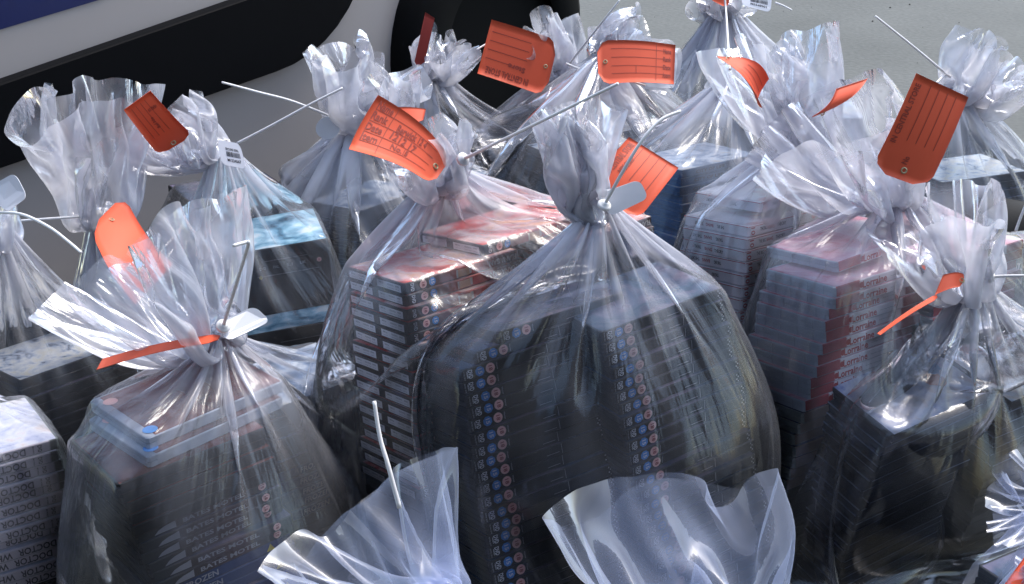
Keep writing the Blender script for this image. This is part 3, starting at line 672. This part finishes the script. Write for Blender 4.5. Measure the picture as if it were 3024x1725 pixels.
bag('clear bag left of centre below the crossed ties', ['fcase', 'fcase2'], at(1048, 345, 2.40), at(1110, 70, 2.40), .10, 11, flen=.22, slack=1.5, off=.06, press=.00014)
bag('clear bag in front of the wheel with a folded tag in its mouth', ['gcase', 'gcase2'], at(1265, 178, 2.72), at(1320, 15, 2.72), .065, 12, slack=1.3, flen=.15, off=.035)
bag('clear bag right of the upside-down tag', ['jcase'], at(1655, 195, 2.85), at(1580, -30, 2.85), .085, 13, flen=.20, slack=1.5, off=.06, press=.00014)
bag('clear bag behind the white looped tie', ['kcase', 'kcase2'], at(1780, 160, 2.72), at(1890, 0, 2.74), .09, 14, flen=.19, slack=1.5, off=.06, press=.00014)
bag('clear bag at the top over the blue lids', ['lcase', 'lcase2'], at(2140, 5, 3.12), at(2140, -150, 3.15), .06, 15, slack=1.4, off=.06)
bag('clear bag over the steel blue stack', ['blue'], at(2160, 225, 2.42), at(2230, 110, 2.44), .08, 16, slack=1.5, off=.06, press=.00014)
bag('clear bag at the right edge under the longest straight tie', ['ocase'], at(2815, 250, 2.42), at(2910, 120, 2.42), .09, 17, flen=.19, slack=1.5, off=.06, press=.00014)
bag('clear bag at the right edge over the maroon case', ['edge'], at(3090, 760, 1.95), at(3150, 600, 1.95), .05, 18)
bag('milky bag end sticking up at the bottom beside the motel bag', ['front'], at(1290, 1730, 1.10), at(1110, 1440, 1.14), .135, 19, mat='film_hazy', flen=.20, ruff=.4, U=80)
bag('milky open bag mouth at the bottom below the central bag', ['frontmid'], at(2100, 1900, 1.06), at(2010, 1390, 1.12), .125, 20, mat='film_hazy', flen=.25, ruff=.05, U=56, nf=16)
bag('clear bag fanning from the bottom right corner over an orange tag', ['frontright'], at(3130, 1590, .98), at(3220, 1440, .98), .05, 21, slack=1.2, mat='film_hazy')
bag('milky bag mouth leaning in at the right edge above the corner', ['edgefront'], at(3200, 1400, 1.30), at(3030, 1220, 1.30), .07, 22, mat='film_hazy', flen=.12, ruff=.5)
print('bags', time.time() - _t0)

# ---------------------------------------------------------------- orange property tags
def tag_card(label, quad, bulge=.0, clip=.09, lines=True, words=None, mat='card_orange', eyelet=True, wpos=.10, wrot=0, grid=False, curl=0.):
    """quad: four 3-D corners, eyelet end first (a, d), far end (b, c): order a, b, c, d; u runs a to b, v runs a to d"""
    a, b, c, d = [np.array(p) for p in quad]
    n = np.cross(b - a, d - a); n /= np.linalg.norm(n)
    if np.dot(n, np.array([0, 0, CAM_H]) - a) < 0: n = -n
    def f(u, v, h=0.):
        p = a * (1-u) * (1-v) + b * u * (1-v) + c * u * v + d * (1-u) * v
        return p + n * (bulge * math.sin(math.pi * u) + curl * (v - .5) ** 2 * 4 * (.3 + u) + h)
    lo = min(clip, .3)
    NU, NV = 14, 8
    top, bot = [], []
    for i in range(NU + 1):
        u = i / NU; e = max(0, (lo - u) / lo) * .26
        for j in range(NV + 1):
            v = e + (1 - 2 * e) * j / NV
            top.append(f(u, v, .0003)); bot.append(f(u, v, -.0003))
    mb = MB(); vi = lambda i, j: i * (NV + 1) + j
    fa = [(vi(i, j), vi(i, j+1), vi(i+1, j+1), vi(i+1, j)) for i in range(NU) for j in range(NV)]
    mb.raw(top, fa); mb.raw(bot, [q[::-1] for q in fa])
    k = len(top)
    rim = [vi(0, j) for j in range(NV)] + [vi(i, NV) for i in range(NU)] + [vi(NU, j) for j in range(NV, 0, -1)] + [vi(i, 0) for i in range(NU, 0, -1)]
    for p in range(len(rim)): x, y = rim[p], rim[(p + 1) % len(rim)]; mb.f.append([x, y, y + k, x + k]); mb.m.append(0)
    e = bpy.data.objects.new('property_tag', None); C.objects.link(e); e.location = tuple(f(.08, .5)); e.empty_display_size = .02
    tag(e, label, 'tag', 'card tags tied to the bags')
    mir = -1 if np.dot(np.cross(b - a, d - a), n) < 0 else 1
    inv = Matrix.Translation(-e.location)
    def child(nm, m_, mats, sm=False):
        me = m_.mesh(nm, mats, sm); me.transform(inv); return link(nm, me, e)
    child('card', mb, M[mat], True)
    if lines:
        ml = MB()
        def seg(u0, v0, u1, v1, w=.006):
            st = 8
            for q in range(st):
                A0, A1 = q / st, (q + 1) / st
                if abs(u1 - u0) > abs(v1 - v0): pts = [(u0+(u1-u0)*A0, v0 - w), (u0+(u1-u0)*A1, v0 - w), (u0+(u1-u0)*A1, v0 + w), (u0+(u1-u0)*A0, v0 + w)]
                else: pts = [(u0 - w/2, v0+(v1-v0)*A0), (u0 + w/2, v0+(v1-v0)*A0), (u0 + w/2, v0+(v1-v0)*A1), (u0 - w/2, v0+(v1-v0)*A1)]
                ml.poly([f(x, y, .0008) for x, y in pts])
        for k2, v in enumerate((.32, .48, .64, .80) if not grid else (.2, .4, .6, .78)): seg(.38 if not grid else .18, v, .95, v)
        if grid: seg(.76, .04, .76, .94); seg(.50, .6, .5, .78)
        child('ruled_lines', ml, M['ink_tag'])
    if words:
        mw = MB()
        for (s_, u0, v0, wu, hv, rot) in words:
            tv, tf = text_geo(s_); cs, sn = math.cos(R_(rot)), math.sin(R_(rot)); pts = []
            for p in tv:
                x = (p[0] - .5) * wu; y = (p[1] - .5) * hv * .5
                U_ = u0 + (x * cs - y * sn); V_ = v0 + mir * (x * sn + y * cs) * 2
                pts.append(f(U_, V_, .0009))
            mw.raw(pts, tf)
        child('printing', mw, M['ink_tag'])
    if eyelet:
        me_ = MB(); cc = f(.10, .5, .0012); r0, r1 = .0022, .0045
        au = (b - a) / np.linalg.norm(b - a); av = np.cross(n, au)
        for k3 in range(14):
            t0, t1 = 2*math.pi*k3/14, 2*math.pi*(k3+1)/14
            P = lambda t, r, h=0: cc + au * r * math.cos(t) + av * r * math.sin(t) + n * h
            me_.poly([P(t0, r1), P(t1, r1), P(t1, (r0+r1)/2, .0008), P(t0, (r0+r1)/2, .0008)]); me_.poly([P(t0, (r0+r1)/2, .0008), P(t1, (r0+r1)/2, .0008), P(t1, r0, -.0005), P(t0, r0, -.0005)])
        child('eyelet', me_, M['brass'], True)
    return e
M['ink_tag'] = simple('faded_tag_ink', (.33, .05, .028), .6)
Q = lambda *p: [at(*q) for q in p]
CS = [('PROPERTY IN CENTRAL STORE', .60, .13, .66, .11, 0)]
tag_card('orange tag between the two flared bag mouths at the left', Q((570, 400, 1.98), (444, 268, 1.92), (365, 325, 1.90), (470, 460, 1.96)), .01, words=[('HEAD OF', .8, .3, .14, .1, 90), ('Ref No', .6, .5, .2, .1, 0)])
tag_card('big creased orange tag in front of the red and brown stacks', Q((1330, 470, 1.69), (1109, 285, 1.66), (1022, 445, 1.60), (1275, 548, 1.64)), .012, curl=.004, grid=True,
    words=[('Name', .87, .12, .16, .14, 180), ('Rank', .87, .3, .16, .14, 180), ('Date', .87, .5, .16, .14, 180), ('Item', .87, .69, .16, .14, 180), ('Berwick 12 4', .5, .3, .36, .16, 184), ('1212 17', .55, .5, .3, .16, 177), ('No. 5', .55, .69, .2, .12, 180)])
tag_card('orange tag lettered CENTRAL STORE behind the central bag neck', Q((1735, 545, 1.66), (1857, 405, 1.72), (2004, 496, 1.70), (1880, 655, 1.64)), .008, words=[('IN CENTRAL STORE', .60, .12, .66, .12, 0), ('MPS 2165', .55, .28, .3, .12, 0)])
tag_card('large flat orange tag standing up at the right against the concrete', Q((2572, 500, 1.66), (2706, 216, 1.68), (2860, 287, 1.70), (2738, 560, 1.66)), .004, words=[('IN CENTRAL STORE', .62, .11, .60, .10, 0), ('No', .2, .45, .08, .1, 0)])
tag_card('orange tag with upside-down CENTRAL STORE before the black wheel', Q((1610, 285, 2.72), (1410, 217, 2.70), (1452, 58, 2.74), (1650, 120, 2.76)), .006, words=[('IN CENTRAL STORE', .60, .12, .62, .12, 0), ('Store', .5, .3, .25, .1, 0)])
tag_card('orange tag lying right of the white looped tie', Q((1762, 120, 2.62), (1995, 133, 2.60), (1990, 249, 2.55), (1768, 250, 2.56)), .01, grid=True, words=[('Name', .9, .2, .1, .12, 0), ('Rank', .9, .4, .1, .12, 0), ('Date', .9, .6, .1, .12, 0), ('Item', .9, .8, .1, .12, 0)])
tag_card('red tag at the neck of the bag at the top edge', Q((2090, -5, 3.05), (2085, -90, 3.07), (2165, -90, 3.07), (2150, 26, 3.02)), .0, lines=False, eyelet=False)
tag_card('small curled orange tag hanging from a vertical white tie', Q((2100, 165, 1.90), (2228, 335, 1.87), (2248, 250, 1.90), (2165, 170, 1.93)), .012, curl=.012, lines=True)
tag_card('orange tag seen edge on between two flared bag mouths', Q((2385, 352, 1.80), (2470, 262, 1.83), (2562, 232, 1.86), (2440, 330, 1.82)), .010, lines=False)
tag_card('orange tag folded under the milky ruff at the left', Q((365, 575, 1.92), (510, 780, 1.74), (400, 900, 1.68), (265, 675, 1.78)), -.01, lines=False)
tag_card('orange tag strip lying edge on across the motel bag', Q((655, 985, 1.46), (303, 1060, 1.42), (285, 1092, 1.40), (640, 1010, 1.44)), .004, lines=False, eyelet=False, clip=.05)
tag_card('short orange tag stub beside the motel bag neck', Q((560, 968, 1.47), (592, 972, 1.48), (590, 1015, 1.46), (545, 1022, 1.45)), .0, lines=False, eyelet=False, clip=.05)
tag_card('orange tag hanging below the neck of the right-hand bag', Q((2850, 812, 1.66), (2785, 812, 1.65), (2760, 872, 1.63), (2838, 848, 1.64)), .006, lines=False)
tag_card('thin folded edge of an orange tag crossing the Lorraine cases', Q((2765, 868, 1.62), (2590, 985, 1.56), (2600, 990, 1.55), (2770, 882, 1.61)), .003, lines=False, eyelet=False, clip=.05)
tag_card('orange tag partly hidden behind the big creased tag', Q((1155, 318, 2.30), (1258, 322, 2.30), (1250, 355, 2.28), (1165, 395, 2.26)), .004, lines=False, eyelet=False, clip=.05)
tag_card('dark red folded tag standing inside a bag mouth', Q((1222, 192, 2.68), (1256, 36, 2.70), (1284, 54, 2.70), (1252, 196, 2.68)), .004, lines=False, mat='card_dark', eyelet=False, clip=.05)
tag_card('maroon tag strip below the tied neck near the wheel', Q((1230, 200, 2.66), (1150, 290, 2.58), (1165, 312, 2.56), (1248, 222, 2.64)), .002, lines=False, mat='card_maroon2', eyelet=False, clip=.05) if False else \
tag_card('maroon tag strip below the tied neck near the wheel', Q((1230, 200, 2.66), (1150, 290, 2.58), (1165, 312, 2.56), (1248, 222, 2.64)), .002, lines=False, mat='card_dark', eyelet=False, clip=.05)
tag_card('corner of an orange tag in the bottom right corner', Q((3090, 1640, 1.0), (3040, 1625, 1.0), (2960, 1735, .97), (3050, 1800, .96)), .0, lines=False, eyelet=False)

# ---------------------------------------------------------------- seal ties: tail, collar, flag
def tube(pts, r, n=8, taper=1.):
    P = [Vector(p) for p in pts]; Z = []
    for i in range(len(P) - 1):      # rounded path
        for k in range(6):
            t = k / 6; p0 = P[max(i-1, 0)]; p1 = P[i]; p2 = P[i+1]; p3 = P[min(i+2, len(P)-1)]
            Z.append(.5 * ((2*p1) + (p2-p0)*t + (2*p0-5*p1+4*p2-p3)*t*t + (3*p1-p0-3*p2+p3)*t**3))
    Z.append(P[-1]); v, f = [], []
    for i, c in enumerate(Z):
        d = (Z[min(i+1, len(Z)-1)] - Z[max(i-1, 0)]).normalized(); s_ = d.orthogonal().normalized(); w = d.cross(s_)
        if i and abs(s_.dot(ps)) < .999:
            s_ = (ps - d * ps.dot(d)).normalized(); w = d.cross(s_)
        ps = s_; rr = r * (taper + (1 - taper) * (1 - i / len(Z)))
        v += [c + (s_ * math.cos(2*math.pi*k/n) + w * math.sin(2*math.pi*k/n)) * rr for k in range(n)]
    for i in range(len(Z) - 1):
        for k in range(n): a = i*n+k; b = i*n+(k+1) % n; f.append((a, b, b+n, a+n))
    f.append(tuple(range(n))[::-1]); f.append(tuple(range(len(v)-n, len(v))))
    return v, f
def tie(label, tail, neck=None, flag=None, code=None, r=.0023, collar=True, ringr=.010, disc_flag=False):
    e = bpy.data.objects.new('seal_tie', None); C.objects.link(e); base = Vector(tail[0] if neck is None else neck); e.location = base; e.empty_display_size = .02
    tag(e, label, 'seal tie', 'white plastic seal ties'); inv = Matrix.Translation(-base)
    def child(nm, me, sm=True):
        me.transform(inv); 
        if sm: me.polygons.foreach_set('use_smooth', [True]*len(me.polygons))
        return link(nm, me, e)
    v, f = tube(tail, r, taper=.8); child('tail', mesh_py('tail', v, f, M['tie']))
    if neck is not None:
        c = Vector(neck); v, f = tube([c + Vector((math.cos(t)*ringr*1.1, math.sin(t)*ringr, .0015*math.sin(3*t))) for t in np.linspace(0, 2*math.pi, 13)], r*.9)
        child('neck_loop', mesh_py('neck_loop', v, f, M['tie']))
    if collar:
        t0 = Vector(tail[0]); ax = (Vector(tail[1]) - t0).normalized(); s_ = ax.orthogonal().normalized(); w = ax.cross(s_); v, f = [], []
        prof = [(0.0012, -.003), (.0085, -.003), (.0090, 0), (.0078, .0022), (.0055, .0026), (.0050, .0050), (.0024, .0054)]
        for rr, h in prof: v += [t0 + ax*h + (s_*math.cos(2*math.pi*k/18) + w*math.sin(2*math.pi*k/18))*rr for k in range(18)]
        for i in range(len(prof)-1):
            for k in range(18): a = i*18+k; b = i*18+(k+1) % 18; f.append((a, b, b+18, a+18))
        child('collar', mesh_py('collar', v, f, M['tie']))
    if flag:
        a, b, c, d = [np.array(p) for p in flag]; n = np.cross(b-a, d-a); n /= np.linalg.norm(n)
        if np.dot(n, np.array([0, 0, CAM_H]) - a) < 0: n = -n
        F2 = lambda x, y, h=0: a*(1-x)*(1-y) + b*x*(1-y) + c*x*y + d*(1-x)*y + n*h
        out = []
        rx = .5 if disc_flag else .16; ry = .5 if disc_flag else .30
        for (cx_, cy_, t0_) in ((1-rx, ry, -90), (1-rx, 1-ry, 0), (rx, 1-ry, 90), (rx, ry, 180)):
            for k in range(6): t = R_(t0_ + 90*k/5); out.append((cx_ + rx*math.cos(t), cy_ + ry*math.sin(t)))
        mb = MB(); mb.poly([F2(x, y, .0012) for x, y in out]); mb.poly([F2(x, y, 0) for x, y in out][::-1])
        for k in range(len(out)):
            p, q = out[k], out[(k+1) % len(out)]; mb.poly([F2(*p, 0), F2(*q, 0), F2(*q, .0012), F2(*p, .0012)])
        child('flag', mb.mesh('flag', M['flag']), False)
        if code:
            mb = MB(); rr = random.Random(5); x = .30
            while x < .86:
                w_ = rr.choice([.008, .014, .02]); mb.poly([F2(x, .42, .0016), F2(x+w_, .42, .0016), F2(x+w_, .62, .0016), F2(x, .62, .0016)]); x += w_ + rr.choice([.006, .012])
            for (s_, yy, hh) in (('SECURE SEAL', .32, .10), (code, .76, .13)):
                tv, tf = text_geo(s_); mb.raw([F2(.30 + p[0]*.56, yy + (.5-p[1])*hh, .0016) for p in tv], tf)
            child('barcode', mb.mesh('barcode', M['ink_black']), False)
    return e
P3 = lambda y, *p: [at(px, py, y + .0 * i) for i, (px, py) in enumerate(p)]
PD = lambda *p: [at(*q) for q in p]
tie('tie reaching up left across the dark car sill, crossing another', PD((1010, 358, 2.36), (869, 301, 2.30), (762, 272, 2.25), (655, 243, 2.22)), at(1048, 345, 2.40), Q((935, 345, 2.34), (1005, 342, 2.34), (1003, 412, 2.34), (930, 410, 2.34)), disc_flag=True, collar=False)
tie('tie reaching up right from the barcode flag', PD((700, 424, 2.04), (800, 372, 2.03), (923, 305, 2.02), (1012, 260, 2.02)), at(655, 420, 2.08), Q((640, 412, 2.03), (709, 425, 2.03), (727, 500, 2.01), (655, 486, 2.01)), 'M1234567', collar=False)
tie('tie running left from the far left bag neck', PD((292, 637, 1.97), (160, 645, 1.92), (22, 655, 1.90)), at(290, 624, 2.0))
tie('curved tie hanging over the left edge bag, blank flag above', PD((-20, 628, 1.76), (60, 632, 1.72), (140, 668, 1.68), (200, 712, 1.66), (240, 746, 1.64)), at(-5, 668, 1.80), Q((-45, 560, 1.76), (45, 510, 1.76), (82, 582, 1.75), (20, 628, 1.74)), collar=False)
tie('tie with a sharply bent tip above the motel bag', PD((660, 962, 1.46), (697, 840, 1.40), (730, 735, 1.34), (733, 716, 1.33), (728, 715, 1.33), (688, 726, 1.32)), at(655, 985, 1.50), Q((636, 958, 1.47), (752, 905, 1.49), (800, 950, 1.49), (672, 1010, 1.45)))
tie('long straight grey tie rising right from the creased tag', PD((1368, 470, 1.66), (1600, 357, 1.54), (1825, 247, 1.48)), at(1318, 487, 1.74))
tie('dark curved tie rising from the white flag of the central bag', PD((1785, 605, 1.56), (1840, 505, 1.54), (1896, 415, 1.54), (1950, 355, 1.55), (2010, 328, 1.56)), at(1778, 600, 1.60), Q((1762, 575, 1.575), (1888, 530, 1.585), (1915, 585, 1.58), (1800, 640, 1.57)))
tie('white looped tie standing up between two far bags', PD((1680, 190, 2.74), (1735, 120, 2.72), (1795, 45, 2.70), (1830, 0, 2.70)), at(1655, 197, 2.85), collar=False)
tie('tie running right beside a grey barcode flag', PD((1672, 188, 2.72), (1750, 218, 2.68), (1840, 236, 2.62), (1905, 252, 2.58)), at(1780, 162, 2.72), Q((1690, 215, 2.72), (1735, 215, 2.70), (1765, 262, 2.68), (1725, 262, 2.68)), 'M7654321', collar=False)
tie('short tie end poking out left of the upside-down tag', PD((1480, 105, 2.76), (1440, 128, 2.74), (1407, 147, 2.72)), collar=False)
tie('vertical tie hanging from the top bag to the curled tag', PD((2140, -10, 3.0), (2146, 60, 2.9), (2150, 130, 2.3), (2155, 205, 1.92)), at(2140, 8, 3.12), Q((2190, -25, 3.05), (2280, -15, 3.05), (2275, 38, 3.03), (2190, 15, 3.03)), 'M5548901', collar=False)
tie('longest straight tie against the concrete at the right', PD((2806, 228, 2.40), (2700, 140, 2.38), (2585, 48, 2.36)), at(2815, 250, 2.42), collar=False)
tie('short tie piece behind the flat orange tag', PD((2803, 205, 2.41), (2785, 225, 2.39), (2765, 245, 2.36)), collar=False)
tie('tie leaving the frame right from the navy stack bag', PD((2925, 818, 1.68), (2980, 815, 1.67), (3060, 814, 1.66)), at(2880, 825, 1.72))
tie('tie crossing the black shape at the right edge', PD((3000, 682, 1.80), (3015, 640, 1.80), (3040, 580, 1.80)), collar=False)
tie('upright tie at the bottom standing from the milky bag end', PD((1180, 1500, 1.08), (1146, 1374, 1.09), (1122, 1291, 1.10), (1105, 1185, 1.11)), collar=False)
tie('short dark-tipped tie lying on concrete at the top', PD((2290, 8, 3.1), (2315, 18, 3.08), (2338, 30, 3.06)), collar=False)

# ---------------------------------------------------------------- parked car beside the bags
def car():
    P0 = np.array([-.93, 2.45]); dr = np.array([.51, .57]); dr /= np.linalg.norm(dr); nr = np.array([dr[1], -dr[0]])   # nr points to the camera side
    def onp(px, py, off=0.):
        r = ray(px, py); o = np.array([0, 0, CAM_H]); p0 = P0 + nr * off
        t = np.dot(p0 - o[:2], nr) / np.dot(r[:2], nr); return o + r * t
    def loc(p): return np.dot(p[:2] - P0, dr), p[2]
    def world_(s_, z, off): q = P0 + dr * s_ + nr * off; return np.array([q[0], q[1], z])
    root = bpy.data.objects.new('parked_car', None); C.objects.link(root); root.location = (*P0, 0)
    tag(root, 'white car flank with black lower trim and a blue band behind the bags', 'car'); inv = Matrix.Translation((-P0[0], -P0[1], 0))
    def child(nm, mb, mats, sm=False):
        me = mb.mesh(nm, mats, sm); me.transform(inv); return link(nm, me, root)
    def slab(mb, poly, o0, o1, bev=.0):
        cx_ = np.mean([p[0] for p in poly]); cz = np.mean([p[1] for p in poly])
        n = len(poly)
        def ins(p, d):
            v = np.array([cx_ - p[0], cz - p[1]]); l = np.linalg.norm(v); return (p[0] + v[0]/l*d, p[1] + v[1]/l*d)
        L1 = [world_(*p, o0) for p in poly]; L2 = [world_(*p, o1 - bev*.6) for p in poly]; L3 = [world_(*ins(p, bev*.4), o1 - bev*.15) for p in poly]; L4 = [world_(*ins(p, bev), o1) for p in poly]
        k = len(mb.v)
        for LL in (L1, L2, L3, L4): mb.v += [tuple(q) for q in LL]
        for a in range(3):
            for i in range(n): mb.f.append([k + a*n + i, k + a*n + (i+1) % n, k + (a+1)*n + (i+1) % n, k + (a+1)*n + i]); mb.m.append(0)
        mb.f.append([k + 3*n + i for i in range(n)]); mb.m.append(0)
    # body side: sill line to above the frame, ends at the wheel arch
    s0 = loc(onp(-900, 500))[0]; s1 = loc(onp(1190, 100))[0]
    body = [(s0, .05), (s1 - .02, .05), (s1, .10), (s1, 1.1), (s0, 1.1)]
    mb = MB(); slab(mb, body, -.06, 0, .01); child('door_panel', mb, simple('white_car_paint', (.44, .395, .375), .4, var=.05, scale=3, coat=.3))
    # under-sill in shadow
    mb = MB(); mb.box((0, 0, 0), (1, 1, 1)); mb.v = [tuple(world_(s0 + (s1 - s0) * v[0], .01 + .05 * v[2], -.30 + .20 * v[1])) for v in mb.v]
    child('underbody', mb, M['rubber'])
    # black trim
    def arc(pts, tr):
        o = []
        for i in range(len(pts)):
            p = np.array(pts[i]); a = np.array(pts[i-1]); b = np.array(pts[(i+1) % len(pts)])
            r = tr[i]
            if r <= 0: o.append(tuple(p)); continue
            u = (a - p) / np.linalg.norm(a - p); w = (b - p) / np.linalg.norm(b - p)
            for k in range(7): t = k/6; o.append(tuple((p + u*r*(1-t))*(1-t) + (p + w*r*t)*t if False else (p + u*r)*(1-t)**2 + p*2*t*(1-t) + (p + w*r)*t*t))
        return o
    q = [loc(onp(px, py, .03)) for px, py in ((-900, 810), (-900, 560), (930, -75), (1080, -75), (985, 155), (790, 240), (0, 500))]
    tr = arc([q[0], q[1], q[2], q[3], q[4], q[6]], [0, .02, .03, 0, .16, 0])
    mb = MB(); slab(mb, tr, .002, .035, .02); child('lower_trim', mb, M['trim'], False)
    b1 = [loc(onp(px, py, .003)) for px, py in ((-900, 430), (-900, -200), (600, -200), (300, -2), (0, 88))]
    mb = MB(); slab(mb, b1, .001, .003, .0005); child('blue_band', mb, simple('navy_blue_vinyl', (.004, .012, .09), .3))
    # dark wheel
    cs, cz = loc(onp(1435, 130))[0], .33
    mb = MB(); prof = [(.20, -.20), (.29, -.20), (.325, -.17), (.335, -.10), (.335, .0), (.325, .045), (.29, .07), (.215, .075), (.20, .06)]
    n = 48
    V_ = [world_(cs + r_*math.cos(2*math.pi*k/n), cz + r_*math.sin(2*math.pi*k/n), o) for r_, o in prof for k in range(n)]
    F_ = [(i*n+k, i*n+(k+1) % n, (i+1)*n+(k+1) % n, (i+1)*n+k) for i in range(len(prof)-1) for k in range(n)]
    mb.raw(V_, F_); wh = child('wheel', mb, M['rubber'], True)
    mb = MB(); mb.poly([world_(cs + .205*math.cos(2*math.pi*k/n), cz + .205*math.sin(2*math.pi*k/n), .03) for k in range(n)]); rim = mb.mesh('rim', M['rubber']); rim.transform(inv); link('rim', rim, wh)
    # wheel arch housing
    a0, a1 = s1 + .004, cs + .40
    mb = MB(); slab(mb, [(a0, .20), (a1 - .06, .20), (a1, .30), (a1, 1.1), (a0, 1.1)], -.25, -.02, .02); child('wheel_arch', mb, M['trim'])
M['rubber'] = simple('black_rubber', (.005, .005, .005), .85, .15)
M['trim'] = simple('black_moulded_trim', (.004, .004, .005), .6, .08, bump=.05)
car()
def holdall():
    m = simple('black_fabric', (.008, .008, .008), .85, bump=.2, scale=300)
    me = bpy.data.meshes.new('black_holdall'); bm = bmesh.new(); bmesh.ops.create_icosphere(bm, subdivisions=5, radius=1)
    rr = random.Random(4)
    for v in bm.verts:
        c = v.co; k = (abs(c.x)**3 + abs(c.y)**3 + abs(c.z)**3) ** (-1/3); c *= k
        c *= 1 + .03 * math.sin(5*c.x + 2*c.z) * math.cos(4*c.y) + .02 * math.sin(9*c.z + 3*c.y)
        c.x *= .13; c.y *= .10; c.z *= .16
    bm.to_mesh(me); bm.free(); me.materials.append(m); me.polygons.foreach_set('use_smooth', [True]*len(me.polygons))
    o = link('black_holdall', me); p = at(3030, 620, 2.15); o.location = (p[0], p[1] + .1, .16); tag(o, 'rounded black bag behind the milky bag mouth at the right edge', 'bag')
holdall()
print('all', time.time() - _t0)

# ---------------------------------------------------------------- ground
def ground():
    m, nt, b = nodemat('concrete'); tc = N(nt, 'ShaderNodeTexCoord')
    n1 = N(nt, 'ShaderNodeTexNoise', Scale=1.3, Detail=6.0); n2 = N(nt, 'ShaderNodeTexNoise', Scale=60.0, Detail=8.0)
    for n in (n1, n2): nt.links.new(tc.outputs['Object'], n.inputs['Vector'])
    cr = N(nt, 'ShaderNodeValToRGB'); cr.color_ramp.elements[0].position = .3; cr.color_ramp.elements[1].position = .7
    cr.color_ramp.elements[0].color = (.066, .068, .061, 1); cr.color_ramp.elements[1].color = (.135, .137, .125, 1)
    ad = N(nt, 'ShaderNodeMath', operation='MULTIPLY_ADD'); ad.inputs[1].default_value = .45; ad.inputs[2].default_value = 0
    a2 = N(nt, 'ShaderNodeMath', operation='MULTIPLY_ADD'); a2.inputs[1].default_value = .55
    nt.links.new(n2.outputs['Fac'], ad.inputs[0]); nt.links.new(n1.outputs['Fac'], a2.inputs[0]); nt.links.new(ad.outputs[0], a2.inputs[2])
    nt.links.new(a2.outputs[0], cr.inputs[0]); nt.links.new(cr.outputs[0], b.inputs['Base Color']); b.inputs['Roughness'].default_value = .85
    bp = N(nt, 'ShaderNodeBump', Strength=.4, Distance=.004); nt.links.new(n2.outputs['Fac'], bp.inputs['Height']); nt.links.new(bp.outputs[0], b.inputs['Normal'])
    mb = MB(); mb.poly([(-150, -150, 0), (150, -150, 0), (150, 150, 0), (-150, 150, 0)])
    return link('ground', mb.mesh('ground', m))
g = ground(); g['kind'] = 'structure'
def grit():
    rr = random.Random(11); mb = MB()
    for k in range(260):
        x, y = rr.uniform(-.5, 2.6), rr.uniform(2.6, 6.5); q = rr.choice([.0015, .002, .003, .005]); z = q * .5
        mb.raw([(x-q, y, z), (x, y-q*.8, z), (x+q*.9, y, z), (x, y+q, z), (x+q*.1, y, z+q*.7), (x, y, 0)], [(0,1,4),(1,2,4),(2,3,4),(3,0,4),(1,0,5),(2,1,5),(3,2,5),(0,3,5)])
    o = link('grit', mb.mesh('grit', simple('dark_grit', (.03, .025, .02), .8))); tag(o, 'dark specks of grit scattered over the concrete', 'grit', kind='stuff')
grit()
def added_shade_wall():  # unseen wall added behind the camera to darken the fronts and the film's reflections
    m, nt, b = nodemat('dark_brick'); tc = N(nt, 'ShaderNodeTexCoord'); br = N(nt, 'ShaderNodeTexBrick', Scale=4.4)
    mp = N(nt, 'ShaderNodeMapping'); mp.inputs['Rotation'].default_value = (R_(90), 0, 0); nt.links.new(tc.outputs['Object'], mp.inputs[0]); nt.links.new(mp.outputs[0], br.inputs['Vector'])
    br.inputs['Color1'].default_value = (.065, .070, .085, 1); br.inputs['Color2'].default_value = (.045, .050, .062, 1); br.inputs['Mortar'].default_value = (.10, .10, .11, 1)
    nt.links.new(br.outputs['Color'], b.inputs['Base Color']); b.inputs['Roughness'].default_value = .9
    mb = MB(); mb.box((-7, -2.6, 0), (7, -2.3, 5.2)); mb.box((-7.1, -2.65, 5.2), (7.1, -2.25, 5.3))
    o = link('unseen_shade_wall', mb.mesh('unseen_shade_wall', m)); o['kind'] = 'structure'
added_shade_wall()
